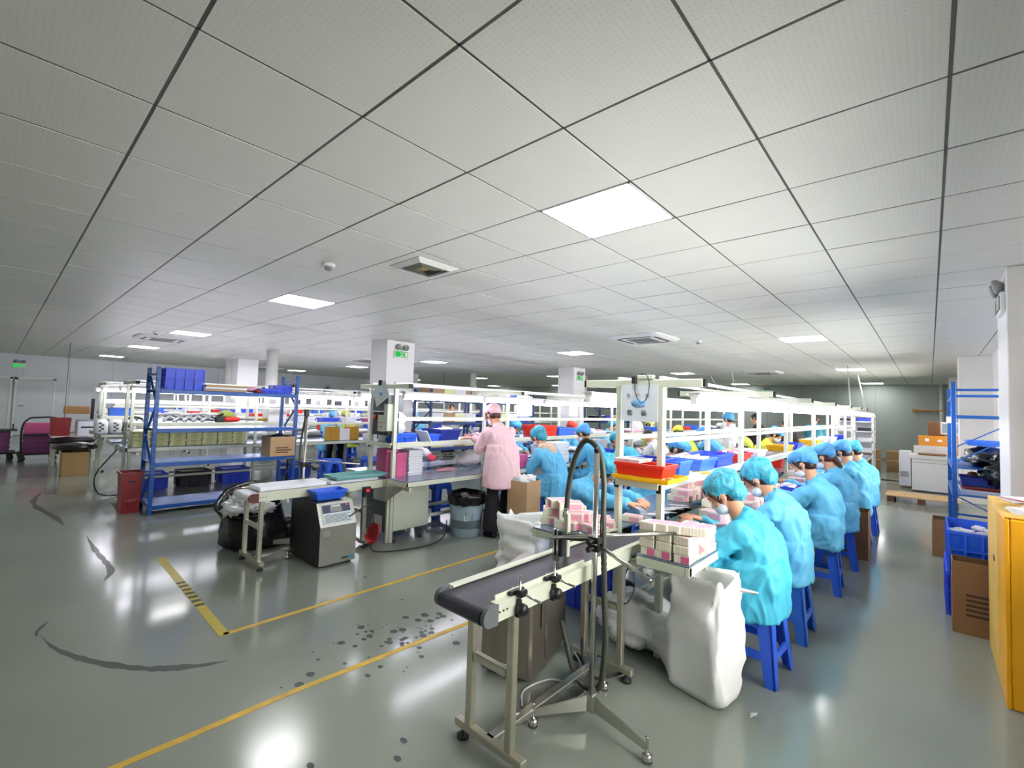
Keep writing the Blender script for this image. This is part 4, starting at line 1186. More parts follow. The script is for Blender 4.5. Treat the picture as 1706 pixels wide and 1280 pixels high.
# ================================================================== CONVEYORS
M_legs = mat('bronzed_steel', '#b9b6a4', .3, metal=.75, var=.1, vscale=3, stretch=(1, 1, 6))
def conveyor(x0, x1, y0, y1, z, label, belt, cap, leg_ys, lx=None, light=M_alu, legm=M_alu):
    t = empty('conveyor', ((x0+x1)/2, y0, 0), label, 'conveyor')
    w = (x1-x0)/2; L = y1-y0
    # belt loop: rounded at both ends
    R = .032
    prof = []
    for i in range(9):
        a = PI/2+PI*i/8; prof.append((R+R*math.cos(a), z-R+R*math.sin(a)))
    for i in range(9):
        a = -PI/2+PI*i/8; prof.append((L-R+R*math.cos(a), z-R+R*math.sin(a)))
    part('belt', belt, t, lambda b: b.prism(prof, -w+.018, w-.018, 'x'))
    for s in (-1, 1):
        part('side_rail', light, t, lambda b: (b.box(min(s*w, s*(w-.016)), max(s*w, s*(w-.016)), .07, L, z-.066, z+.012, ch=.003), b.box(min(s*(w+.004), s*(w-.03)), max(s*(w+.004), s*(w-.03)), .075, L, z+.006, z+.014)))
        def endp(b):
            pr = []
            for i in range(9):
                a = PI/2+PI*i/8; pr.append((.042+.040*math.cos(a), z-.028+.040*math.sin(a)))
            pr += [(.085, z-.068), (.085, z+.012)]
            b.prism(pr, s*w-.010, s*w+.010, 'x')
        part('end_plate', cap, t, endp)
        part('bolt', M_dark, t, lambda b: [b.cyl((s*(w+.001), .10+k*.022, z-.025), (s*(w+.004), .10+k*.022, z-.025), .004, 8) for k in range(3)])
    for k, yy in enumerate(leg_ys):
        y = yy-y0
        for s in (-1, 1):
            part('leg', legm, t, lambda b: b.box(s*(w-.02)-.018, s*(w-.02)+.018, y-.018, y+.018, .075, z-.066, ch=.004))
        part('cross_tie', legm, t, lambda b: b.box(-w+.04, w-.04, y-.015, y+.015, z*.52, z*.52+.035, ch=.004))
        part('foot_bar', legm, t, lambda b: b.box(-w-.06, w+.06, y-.02, y+.02, .045, .078, ch=.004))
        for s in (-1, 1):
            part('foot', M_dark, t, lambda b: b.lathe([(.028, 0), (.028, .014), (.008, .022), (.008, .06)], (s*(w+.02), y, 0), 14))
    part('base_rail', M_steel, t, lambda b: b.box(-.022, .022, leg_ys[0]-y0, leg_ys[-1]-y0, .05, .078, ch=.004))
    return t
c1 = conveyor(-1.56, -1.28, 1.29, 2.78, .705, 'short black belt conveyor in the foreground on steel legs', M_blackbelt, M_greycap, (1.50, 2.42), legm=M_legs)
# guide fence and its clamps on the near side
ox, oy = c1.location.x, c1.location.y
part('guide_fence', M_alu, c1, lambda b: b.box(-1.315-ox, -1.305-ox, .1, .75, .712, .735, ch=.002))
for y in (1.50, 1.74):
    def g(b):
        b.cyl((-1.27-ox, y-oy, .64), (-1.27-ox, y-oy, .80), .0055, 8)
        b.cyl((-1.33-ox, y-oy+.02, .725), (-1.15-ox, y-oy-.01, .725), .0055, 8)
    part('guide_rod', M_chrome, c1, g)
    def g(b):
        b.lathe([(.018, -.02), (.024, -.012), (.024, .012), (.018, .02)], (-1.255-ox, y-oy, .665), 12, axis=(1, 0, 0))
        b.box(-1.285-ox, -1.25-ox, y-oy-.015, y-oy+.03, .712, .74, ch=.004); b.box(-1.305-ox, -1.285-ox, y-oy-.04, y-oy+.05, .715, .735, ch=.003)
        b.box(-1.285-ox, -1.265-ox, y-oy-.01, y-oy+.01, .63, .70)
    part('clamp', M_black, c1, g)
c2 = conveyor(-4.75, -4.36, 1.5, 2.84, .655, 'pale topped conveyor feeding the second bench above the black bag', M_whtray, mat('maroon_cap', '#5a2226', .4), (1.62, 2.62), legm=M_legs)
ox, oy = c2.location.x, c2.location.y
part('belt_cover', M_whtray, c2, lambda b: (b.box(-.15, .12, .12, .74, .662, .70, ch=.008), b.box(-.15, .12, .78, 1.32, .662, .692, ch=.006)))
part('switch_box', M_black, c2, lambda b: b.box(.2, .24, 1.08, 1.16, .52, .62, ch=.004))
part('red_switch', M_redlamp, c2, lambda b: b.cyl((.24, 1.12, .585), (.252, 1.12, .585), .014, 12))
t = empty('tray', (-4.56, 2.62, .700), 'flat teal tray lying across the end of the pale conveyor', 'tray')
part('shell', M_teal, t, lambda b: open_box(b, -.12, .17, -.30, .28, 0, .035, taper=.012, rim=.004))
# ------------------------------------------------------------------ pole stands
def pole_stand(x, y, top, feet, label, hose=None, m=M_chrome):
    t = empty('pole_stand', (x, y, 0), label, 'stand')
    part('pole', m, t, lambda b: b.lathe([(.014, .05), (.014, top)], (0, 0, 0), 16))
    part('cap', M_black, t, lambda b: b.lathe([(.016, top), (.016, top+.012), (.008, top+.02)], (0, 0, 0), 12))
    part('hub', M_steel, t, lambda b: b.box(-.022, .022, -.022, .022, .05, .135, ch=.004))
    for (fx, fy) in feet:
        d = Vector((fx-x, fy-y, 0)); n = Vector((-d.y, d.x, 0)).normalized()*.004
        def f(b):
            vs = [Vector((0, 0, .13)), Vector((0, 0, .055)), d+ZU*.045, d+ZU*.075]
            vs = [v+n for v in vs]+[v-n for v in vs]
            b.add(vs, [(0, 1, 2, 3), (7, 6, 5, 4), (0, 4, 5, 1), (1, 5, 6, 2), (2, 6, 7, 3), (3, 7, 4, 0)])
        lg = part('leg', M_steel, t, f)
        part('foot', M_chrome, lg, lambda b: b.lathe([(.022, 0), (.022, .03), (.012, .036), (.006, .04), (.006, .10), (.009, .104)], d, 14))
    return t
ps = pole_stand(-1.222, 2.0, 1.29, [(-1.40, 1.78), (-.91, 1.95), (-1.31, 2.27)], 'tall chrome pole on three flat feet carrying a ribbed hose in the foreground')
rods = [((-1.39, 1.86, .862), (-.93, 2.58, .852)), ((-1.36, 2.08, .85), (-.87, 1.87, .79))]
for p, q in rods:
    part('cross_rod', M_chrome, ps, lambda b: b.cyl(Vector(p)-Vector((-1.222, 2, 0)), Vector(q)-Vector((-1.222, 2, 0)), .0095, 12))
def f(b):
    for z in (.825, .862):
        b.box(-.03, .03, -.022, .022, z-.018, z+.014, ch=.004); b.cyl((.0, -.05, z), (.0, .05, z), .007, 8); b.lathe([(.014, -.008), (.014, .008)], (0, -.055, z), 10, axis=(0, 1, 0))
    b.lathe([(.006, 0), (.006, .12)], (.02, .02, .84), 8)
part('clamp', M_black, ps, f)
def hoseg(pts, r, name, m, label, cat='hose', ribs=.10, n=16, grp=None):
    o = MB(); o.tube(spline(pts, n), r, 10, ribs=ribs); ob = o.build(name, m); tag(ob, label, cat, grp); return ob
hoseg([(-1.465, 2.10, .95), (-1.455, 2.10, 1.08), (-1.415, 2.09, 1.23), (-1.335, 2.07, 1.335), (-1.265, 2.08, 1.29), (-1.222, 2.07, 1.15), (-1.205, 2.045, .95), (-1.188, 2.04, .62), (-1.18, 2.045, .35), (-1.25, 2.10, .10), (-1.45, 2.2, .05), (-1.62, 2.3, .25)],
      .0145, 'ribbed_hose', M_hose, 'dark ribbed hose arching over the chrome pole in the foreground', n=24)
# small print head post on the conveyor
t = empty('print_head_post', (-1.445, 2.08, .712), 'short steel post on the black conveyor holding the hose end and print head', 'stand')
part('post', M_alu, t, lambda b: b.box(-.014, .014, -.014, .014, 0, .225, ch=.003))
part('ferrule', M_chrome, t, lambda b: b.lathe([(.018, .20), (.018, .225), (.014, .25)], (-.02, .015, 0), 12))
part('print_head', M_dark, t, lambda b: (b.lathe([(.016, 0), (.02, .02), (.02, .10), (.012, .12)], (.02, -.05, .12), 12, axis=(.9, .3, .05)), b.box(.0, .035, -.09, -.055, .02, .15, ch=.005)))
part('bracket', M_chrome, t, lambda b: (b.box(-.03, .05, -.07, -.05, .12, .14), b.box(-.012, .0, -.11, -.09, .0, .16), b.box(.012, .02, -.11, -.09, .0, .16)))
ps2 = pole_stand(-4.70, 2.12, 1.375, [(-4.50, 1.92), (-4.95, 1.88), (-4.60, 2.38)], 'second chrome pole stand behind the pale conveyor', m=M_steel)
part('cross_rod', M_chrome, ps2, lambda b: (b.cyl((-.15, -.12, .905), (.42, .38, .865), .006, 8)))
part('clamp', M_black, ps2, lambda b: (b.box(-.025, .025, -.03, .03, .82, .87, ch=.005), b.cyl((-.02, -.03, .86), (.10, .09, .81), .012, 8), b.box(.06, .13, .05, .10, .79, .83, ch=.006)))
part('top_clip', M_black, ps2, lambda b: b.box(-.02, .02, -.02, .02, 1.33, 1.40, ch=.004))
hoseg([(-4.72, 2.12, 1.34), (-4.74, 2.09, 1.0), (-4.73, 2.10, .6), (-4.70, 2.14, .2), (-4.62, 2.2, .1)], .010, 'ribbed_hose', M_hose, 'dark hose running down the second chrome pole', n=12)
# steel coder cabinet in the foreground
t = empty('steel_cabinet', (-1.60, 2.0, 0), 'dark stainless coding cabinet under the black conveyor', 'cabinet', rz=R_(16))
part('body', M_steeld, t, lambda b: b.box(-.31, 0, 0, .56, .02, .52, ch=.01))
part('side_panel', M_steeld, t, lambda b: b.box(-.002, .006, .20, .52, .06, .48, ch=.003))
part('inset_door', M_steeld, t, lambda b: (b.box(.004, .012, .12, .40, .26, .50, ch=.003), b.box(.011, .014, .15, .37, .29, .48, ch=.001)))
part('front_door', M_steeld, t, lambda b: b.box(-.30, -.01, -.006, .002, .05, .50, ch=.003))
part('latch', M_black, t, lambda b: b.box(-.10, -.075, -.012, -.004, .33, .37, ch=.003))
part('label_plate', M_paper, t, lambda b: b.box(-.20, -.14, -.009, -.005, .07, .085))
# ink jet printer by the second bench
t = empty('inkjet_coder', (-4.03, 2.17, 0), 'stainless inkjet coder standing on the floor with a blue tray on top', 'machine')
D = -.60
part('body', M_steel, t, lambda b: b.prism([(0, .02), (0, .36), (-.10, .56), (D, .57), (D, .02)], -.175, .175, 'y', ) )
def f(b):
    b.prism([(-.6, .02), (0, .02), (0, .36), (-.10, .56), (-.60, .57)], -.181, -.175, 'y')
part('side_panel', M_black, t, f)
# slanted control panel
pa, pb = Vector((.001, 0, .365)), Vector((-.099, 0, .555)); pd = (pb-pa); pn = Vector((pd.z, 0, -pd.x)).normalized()
def slab(u0, u1, v0, v1, th, off=0):
    def f(b):
        vs = []
        for k in (off, off+th):
            for (u, v) in ((u0, v0), (u1, v0), (u1, v1), (u0, v1)): vs.append(pa+pd*v+Vector((0, u, 0))+pn*k)
        b.add(vs, [(0, 1, 2, 3), (7, 6, 5, 4), (0, 4, 5, 1), (1, 5, 6, 2), (2, 6, 7, 3), (3, 7, 4, 0)])
    return f
part('control_panel', M_label, t, slab(-.14, .14, .08, .92, .004))
part('display', M_bluepanel, t, slab(-.135, .135, .55, .90, .002, .004))
part('display_window', M_grid, t, slab(-.06, .05, .58, .80, .002, .006))
part('white_handle', M_white, t, slab(-.05, .04, .80, .86, .004, .008))
part('red_lamp', M_redlamp, t, slab(.10, .115, .80, .86, .003, .006))
def f(b):
    for k in range(7): slab(-.125, .125-.02*(k % 3), .14+k*.05, .14+k*.05+.018, .001, .0045)(b)
part('key_print', M_ink, t, f)
part('brand_plate', M_ink, t, lambda b: b.box(.0, .002, .04, .10, .05, .065))
part('logo_bar', M_cyanlogo, t, lambda b: b.box(.0, .0025, .10, .155, .05, .07))
part('notice', M_grid, t, lambda b: b.box(.0, .002, -.15, -.08, .27, .33))
part('foot', M_dark, t, lambda b: [b.lathe([(.018, 0), (.018, .02)], (x, y, 0), 10) for x in (-.05, -.55) for y in (-.14, .14)])
bin_box('blue_tray', M_bin, -4.25, 2.16, .572, .17, .30, .085, 'small blue tray on top of the inkjet coder', 'tray', taper=.025)
# end control box and steel cabinet of the second bench
t = empty('bench_cabinet', (-4.30, 2.86, 0), 'cream motor cabinet closing the near end of the second bench', 'cabinet')
part('front_panel', M_greycap, t, lambda b: b.box(-.40, -.04, .0, .02, .10, .56, ch=.004))
part('slot', M_black, t, lambda b: b.box(-.30, -.06, -.004, .004, .48, .51))
part('notice', M_paper, t, lambda b: b.box(-.28, -.10, -.004, .0, .10, .27))
part('side_panel', M_cab, t, lambda b: b.box(.0, .03, .05, .52, .12, .60, ch=.005))
part('corner_post', M_alu, t, lambda b: (b.box(-.03, .0, -.01, .03, 0, .62, ch=.004), b.box(-.45, -.42, -.01, .03, 0, .62, ch=.004)))
part('hopper', M_steel, t, lambda b: (b.prism([(.0, .67), (.30, .655), (.30, .62), (.06, .48), (.0, .45)], -.03, -.018, 'y'), b.box(-.24, .0, -.035, -.02, .44, .68, ch=.002)))
part('foot', M_dark, t, lambda b: b.lathe([(.022, 0), (.022, .015), (.007, .02), (.007, .1)], (.02, .42, .0), 12))
t = empty('control_box', (-4.68, 2.86, 1.28), 'grey control box with red button at the end of the second bench', 'control box')
part('hood', M_greycap, t, lambda b: b.box(.06, .36, -.04, .16, .12, .30, ch=.006))
part('panel', M_dark, t, lambda b: b.box(.04, .34, -.02, .12, -.14, .11, ch=.004))
part('red_button', M_red, t, lambda b: b.lathe([(.022, 0), (.026, .012), (.016, .022)], (.09, -.02, .05), 14, axis=(0, -1, 0)))
part('display_plate', M_cab, t, lambda b: b.box(.15, .29, -.026, -.02, -.10, .08))
part('indicator', M_red, t, lambda b: [b.box(.17+.05*i, .19+.05*i, -.03, -.026, .04-.05*k, .055-.05*k) for i in (0, 1) for k in (1, 2)])
part('side_box', M_cab, t, lambda b: b.box(.30, .37, -.05, .03, -.09, .20, ch=.004))
# hanging sheet on the second bench end
t = empty('hanging_sheet', (-4.45, 2.80, 1.70), 'tilted clear sleeve with a printed sheet clipped to the second bench frame', 'sheet')
T = Matrix.Rotation(R_(-28), 4, 'Y')
part('sheet', M_signpaper, t, lambda b: b.box(-.17, .10, -.004, 0, -.20, .0, M=T))
part('drop_print', M_signblue, t, lambda b: b.lathe([(.03, 0), (.03, .0015)], T @ Vector((-.03, -.006, -.10)), 16, axis=(0, 1, 0)))
part('clip', M_black, t, lambda b: b.box(-.02, .02, -.02, .01, -.02, .04, ch=.004))
# hanging production sign on the first bench
t = empty('hanging_sign', (-1.365, 2.765, 1.43), 'white hanging sheet with Chinese lettering and blue oval on the near frame', 'sign')
part('sheet', M_signpaper, t, lambda b: b.box(-.145, .105, -.003, 0, -.0, .235))
part('oval', M_signblue, t, lambda b: b.loft([((-.025, -.0031, .115), (.052, 0, 0), (0, 0, .028)), ((-.025, -.005, .115), (.050, 0, 0), (0, 0, .027))], n=28))
RX = Matrix.Rotation(PI/2, 4, 'X')
for (s, x, z, sz) in (('套', -.085, .052, .042), ('装', .012, .052, .042)):
    text_obj('sign_lettering', s, sz, M_ink, t, Matrix.Translation((x, -.0045, z)) @ RX)
for (s, x) in (('生', -.095), ('产', -.03), ('线', .035)):
    text_obj('sign_lettering', s, .028, M_grid, t, Matrix.Translation((x, -.0045, .165)) @ RX)
# loop of cord over the sign, with its white fitting
hoseg([(-1.40, 2.73, 1.70), (-1.40, 2.728, 1.63), (-1.385, 2.73, 1.58), (-1.355, 2.73, 1.55), (-1.325, 2.73, 1.57), (-1.308, 2.73, 1.62), (-1.305, 2.73, 1.68), (-1.33, 2.74, 1.725), (-1.37, 2.75, 1.735)], .0028, 'cord', M_dark, 'dark loop of cord hanging in front of the hanging sign', 'cord', ribs=0)
t = empty('hook_fitting', (-1.36, 2.79, 1.702), 'small pale clip fitting on the near crossbar above the sign', 'fitting')
part('body', M_cab, t, lambda b: b.box(-.05, .06, -.02, .02, 0, .026, ch=.004)); part('knob', M_dark, t, lambda b: b.box(-.075, -.045, -.045, -.02, -.03, .02, ch=.004))
# ================================================================== GOODS ON THE FIRST BENCH
z1 = SZ+.002
bin_box('yellow_tray', M_yellow, -1.33, 2.82, z1, .36, .30, .030, 'flat yellow tray under the red bin on the near shelf', 'tray', taper=.01)
bin_box('red_bin', M_red, -1.345, 2.79, z1+.032, .32, .21, .075, 'red plastic bin on the yellow tray at the near shelf end')
t = empty('clear_tray', (-1.43, 2.80, z1+.105), 'clear shallow tray of papers on top of the red bin', 'tray'); part('shell', M_clear, t, lambda b: open_box(b, -.10, .08, -.09, .10, 0, .022, taper=.008))
part('papers', M_paper, t, lambda b: b.box(-.06, .05, -.06, .07, .007, .012))
bin_box('blue_bin', mat('navy_bin', '#20359c', .35), -1.41, 3.03, z1, .22, .20, .12, 'dark blue bin behind the red bin on the near shelf', 'bin')
bin_box('blue_bin', M_binl, -1.32, 3.03+.12, z1, .18, .20, .105, 'pale blue bin behind the right upright of the near frame', 'bin')
bin_box('blue_bin', M_binl, -1.37, 3.62, z1, .27, .34, .095, 'light blue bin heaped with white packets on the shelf', 'bin', fill=([M_paper, M_pink], 26, .035), taper=.02)
bin_box('blue_bin', M_crate, -1.40, 4.12, z1, .26, .40, .095, 'empty royal blue bin on the shelf next to the second upright', 'bin')
for i, (x, y, rz, m_, lb) in enumerate(((-1.20, 2.98, .3, M_paper, 'white paper sheet hanging over the near shelf edge'), (-1.30, 3.35, .7, M_paper, 'white paper slips beside the pale blue bin'), (-1.24, 3.46, .1, M_yboxl, 'small pale yellow cloth on the shelf'))):
    t = part('paper_sheet' if i < 2 else 'cloth', m_, None, lambda b: [b.box(-.07, .08, -.05, .05, .002*k, .002*k+.001, M=Matrix.Rotation(k*.2, 4, 'Z')) for k in range(4)], (x, y, z1)); t.rotation_euler = (0, 0, rz); tag(t, lb, 'paper' if i < 2 else 'cloth')
for i, (y, m_, lb) in enumerate(((4.75, M_red, 'red bin with white packets past the second upright'), (5.3, M_whtray, 'white tray past the red shelf bin'), (6.6, M_yellow, 'yellow tray on the shelf near the middle of the bench'), (7.2, M_crate, 'blue bin on the shelf in front of the yellow tray'), (8.6, M_yellow, 'far yellow tray on the shelf'), (9.3, M_whtray, 'white carton tray far along the shelf'), (10.3, M_whtray, 'pair of white boxes at the far end of the shelf'), (11.5, M_crate, 'violet blue bin at the far end of the shelf'))):
    bin_box('shelf_bin', m_, -1.40, y, z1, .24, .34, .07, lb, 'bin', fill=([M_paper, M_pink], 10, .03) if i in (0, 4) else None)
# cartons on the near right worktop
zt = TZ+.001
grp = 'pink and cream cartons heaped on the near right worktop'
n = 0
LAY = ['bottom', 'middle', 'top', 'highest']
FR = ['front', 'second', 'third', 'back']
def pile(x0, y0, cols, rows, layers, dx, dy, dz, me, label, g, jit=.004, rz=0., edge=0.):
    for k in range(layers):
        for i in range(cols):
            for j in range(rows):
                if k and rnd.random() < edge: continue
                if k == 2 and i == 0 and j > 0 and edge: continue
                carton(x0+i*dx+rnd.uniform(-jit, jit), y0+j*dy+rnd.uniform(-jit, jit), zt+k*dz, rz+rnd.uniform(-.06, .06), 0, label % (LAY[k], FR[j], ORD[i]), g, me if k == 0 else cm3)
pile(-1.17, 2.52, 3, 3, 3, .095, .14, .0475, cm1, 'carton in the near right heap, %s layer, %s row, %s from the left', grp, rz=PI/2, edge=.12)
for i in range(5):
    carton(-1.15+.055*i, 2.47+.02*i, zt+.145, PI/2+.1*i, .05, 'upright pale carton on top of the near right heap, %s from the left' % ORD[i], grp, cm3)
carton(-.985, 2.62, zt+.07, .4, .75, 'pink lidded carton leaning at the right of the near heap', 'leaning carton', cm1)
for i, (x, y, rz, rx) in enumerate(((-1.93, 2.62, .3, 0), (-1.80, 2.60, .1, 0), (-1.90, 2.78, .5, 0), (-1.74, 2.66, -.2, 0), (-1.85, 2.70, .2, 0), (-1.72, 2.86, .6, 0), (-1.63, 2.80, .2, 0), (-1.60, 2.62, -.4, 0))):
    for k in range((3, 3, 2, 2, 1, 1, 1, 1)[i]):
        carton(x+.02*k*rnd.uniform(-1, 1), y+.02*k, zt+k*.057, rz+k*.35, rnd.uniform(-.02, .02), 'tumbled carton by the chrome pole worker, %s pile from the left, %s level' % (ORD[(0, 3, 1, 4, 2, 5, 7, 6)[i]], LAY[k]), 'cartons on the near left worktop', cm2)
carton(-1.60, 3.12, zt, .2, 0, 'single pink carton in the hands of the worker behind the pole', 'pink carton in hands', cm1)
carton(-1.11, 3.33, zt, .5, 0, 'pink carton by the nearest right worker hands', 'carton by hands', cm2)
for (x0, y0, nn, nm) in ((-1.14, 3.42, 4, 'beside the second right worker'), (-1.12, 3.98, 3, 'beside the second upright'), (-1.66, 4.15, 4, 'on the left worktop under the shelf'), (-1.12, 4.7, 3, 'in front of the third right worker'), (-1.66, 5.4, 3, 'far along the left worktop'), (-1.12, 6.0, 3, 'in front of the fourth right worker')):
    for i in range(nn):
        for k in range(3 if i % 2 else 2):
            carton(x0+rnd.uniform(-.03, .03), y0+i*.115, zt+k*.057, rnd.uniform(-.15, .15), 0, 'pink carton %s, %s stack from the front, %s level' % (nm, ORD[i], LAY[k]), 'carton stacks %s' % nm, cm2)
for i in range(7):
    o = part('paper_sheet', M_paper, None, lambda b: b.loft([((0, 0, 0), (.09, 0, 0), (0, .02, 0)), ((0, 0, .0015), (.09, 0, 0), (0, .02, 0))], n=12), (-1.60+.02*(i % 3), 3.42+.09*i, zt+.0005)); o.rotation_euler = (0, 0, .6+.3*(i % 2)); tag(o, 'curved white paper leaflet on the left worktop, %s from the front' % ORD[i], 'leaflet', 'leaflets on the left worktop')
for i, (y, lb) in enumerate(((5.0, 'dark blue parts bin in front of the third right worker'), (6.5, 'blue parts bin in front of the fourth right worker'), (7.9, 'blue parts bin in front of the fifth right worker'))):
    bin_box('parts_bin', M_crate, -1.08, y+.5, zt, .2, .3, .08, lb, fill=([M_paper, M_hotpink], 8, .03))
# ================================================================== GOODS ON THE SECOND BENCH
g2 = 'pink trays stacked inside the near frame of the second bench'
stack('pink_tray', -4.60, 3.02, TZ-.034, .20, .16, .0155, 20, M_pinktray, 'pink tray in the left tall stack behind the near post', 'tray', g2)
stack('pink_tray', -4.42, 3.05, TZ-.034, .12, .14, .0155, 18, M_pinktray, 'pink tray in the stack just right of the near post', 'tray', g2)
stack('white_tray', -4.50, 3.27, TZ-.034, .22, .20, .027, 11, M_whtray, 'white tray in the stack behind the pink trays', 'tray', 'white trays behind the pink stack')
stack('pink_tray', -4.08, 4.62, TZ+.001, .22, .30, .0155, 11, M_pinktray, 'pink tray in the stack right of the standing woman', 'tray', 'pink trays right of the standing woman')
stack('white_tray', -4.08, 5.55, TZ+.001, .22, .34, .03, 10, M_whtray, 'white tray in the tall stack right of the beige hooded worker', 'tray', 'white trays right of the beige hood')
stack('white_tray', -4.08, 6.5, TZ+.001, .22, .30, .03, 5, M_whtray, 'white tray in the low stack near the masked worker', 'tray', 'white trays near the masked worker')
# white plastic film roll and bags
def film(name, pts, m, label, cat, seed=3, r=.1, sq=(1, 1, .6), amp=.35):
    b = MB()
    for i, (x, y, z, rr) in enumerate(pts): crumple(b, (x, y, z), rr, seed+i*1.7, sq=sq, amp=amp)
    o = b.build(name, m); tag(o, label, cat); return o
film('plastic_bag', [(-4.52, 4.2, .80, .13)], M_sack, 'large pale plastic bag left of the standing woman', 'bag', 5, sq=(1, 1.5, .8), amp=.3)
film('plastic_bag', [(-4.5, 3.02, 1.21, .11)], M_sack, 'white plastic bag bulging from the bin at the near frame', 'bag', 8, sq=(1, 1.2, 1.1), amp=.25)
film('pink_packet', [(-4.46, 3.78, .69, .05)], M_pink, 'pink packets under the red gloves on the second bench', 'packet', 9, sq=(1.2, 3.2, .5))
z2 = SZ+.002
t = empty('white_carton', (-4.60, 3.0, z2), 'white folded carton left of the near blue bin', 'box'); part('body', M_white, t, lambda b: open_box(b, -.08, .06, -.06, .10, 0, .15))
bin_box('blue_bin', M_bin, -4.52, 3.08, z2, .36, .26, .10, 'blue bin at the near end of the second bench shelf', 'bin', ribs=2)
bin_box('blue_bin', M_bin, -4.42, 3.45, z2, .20, .20, .08, 'tilted blue bin with papers, second on the second bench shelf', 'bin')
bin_box('blue_bin', mat('navy_bin', '#20359c', .35), -4.55, 3.80, z2, .28, .34, .13, 'deep blue tub heaped with white parts on the second bench shelf', 'bin', fill=([M_cream, M_paper], 20, .04), taper=.03)
o = part('paper_sheet', M_paper, None, lambda b: b.box(-.10, .10, -.005, .005, 0, .14, M=Matrix.Rotation(.5, 4, 'X')), (-4.34, 3.36, z2)); tag(o, 'white sheet propped between the blue shelf bins', 'paper')
for i, (y, m_, lb) in enumerate(((4.5, M_pink, 'pale pink wrapped packets on the shelf left of the woman'), (5.7, M_red, 'red bin on the second bench shelf behind the hairnet'), (6.2, M_binl, 'pale blue bin beside the red bin'), (7.2, M_whtray, 'white parts tray on the second bench shelf'), (8.6, M_pink, 'pink packets on the second bench shelf'), (9.8, M_binl, 'far blue tray on the second bench shelf'), (11.2, M_red, 'far red tray on the second bench shelf'))):
    bin_box('shelf_bin', m_, -4.52, y, z2, .34, .44, (.04, .16, .12, .05, .04, .08, .08)[i], lb, 'bin', fill=([M_paper, M_pink], 14, .05) if i in (0, 3, 4) else None)
b = MB(); b.box(-.002, .002, -.14, .14, 0, .30)
for i, (y, x, lb) in enumerate(((5.0, -4.28, 'white sheet taped under the tube lights behind the woman'), (5.6, -4.72, 'second white sheet hanging under the lights'), (6.9, -4.72, 'white notice hanging near the second pillar'))):
    o = b.build('notice', M_paper, None, (x, y, 1.36)); tag(o, lb, 'notice')
# grey rubbish bin with black liner
t = empty('rubbish_bin', (-4.02, 3.74, 0), 'round grey blue plastic bin with a black liner beside the standing woman', 'bin')
part('tub', M_binbody, t, lambda b: b.lathe([(.165, 0), (.17, .01), (.19, .30), (.20, .44), (.205, .44), (.205, .455), (.19, .455), (.18, .1), (.01, .09)], n=36))
part('rib', M_binbody, t, lambda b: [b.bar((.168*math.cos(a), .168*math.sin(a), .02), (.195*math.cos(a), .195*math.sin(a), .40), .004, .004, up=(math.cos(a), math.sin(a), 0)) for a in [k*PI/6 for k in range(12)]])
def f(b):
    n = 40; vs = []; fs = []
    for j, (r, z) in enumerate(((.212, .36), (.222, .40), (.222, .45), (.212, .485), (.185, .478), (.165, .42), (.15, .35), (.02, .33))):
        for i in range(n):
            a = 2*PI*i/n; q = 1+.05*noise.noise(Vector((math.cos(a)*4, math.sin(a)*4, j*.7)))
            vs.append((r*q*math.cos(a), r*q*math.sin(a), z+.025*noise.noise(Vector((math.cos(a)*3, math.sin(a)*3, 5+j*.3)))))
    for j in range(7):
        for i in range(n): fs.append((j*n+i, j*n+(i+1) % n, (j+1)*n+(i+1) % n, (j+1)*n+i))
    fs.append(tuple(range(7*n, 8*n))); b.add(vs, fs, 0, True)
part('liner', M_blackbag, t, f)
for s, m_, (u0, u1, z0, z1_) in (('logo_print', M_ink, (-.03, .05, .20, .31)), ('logo_patch', M_paper, (-.05, -.005, .19, .25))):
    def g(b):
        a0 = -.62
        vs = []
        for (u, z) in ((u0, z0), (u1, z0), (u1, z1_), (u0, z1_)):
            a = a0+u/.19; r = .168+.024*z/.4+.004; vs.append((r*math.cos(a), r*math.sin(a), z))
        vs += [(v[0]*.985, v[1]*.985, v[2]) for v in vs]
        b.add(vs, [(0, 1, 2, 3), (7, 6, 5, 4), (0, 4, 5, 1), (1, 5, 6, 2), (2, 6, 7, 3), (3, 7, 4, 0)])
    part(s, m_, t, g)
for i, (y, lb) in enumerate(((3.35, 'blue stool under the second bench behind the cream cabinet'), (4.05, 'blue stool under the second bench behind the grey bin'))):
    stool(-4.95, y, lb, group='stools pushed under the second bench')
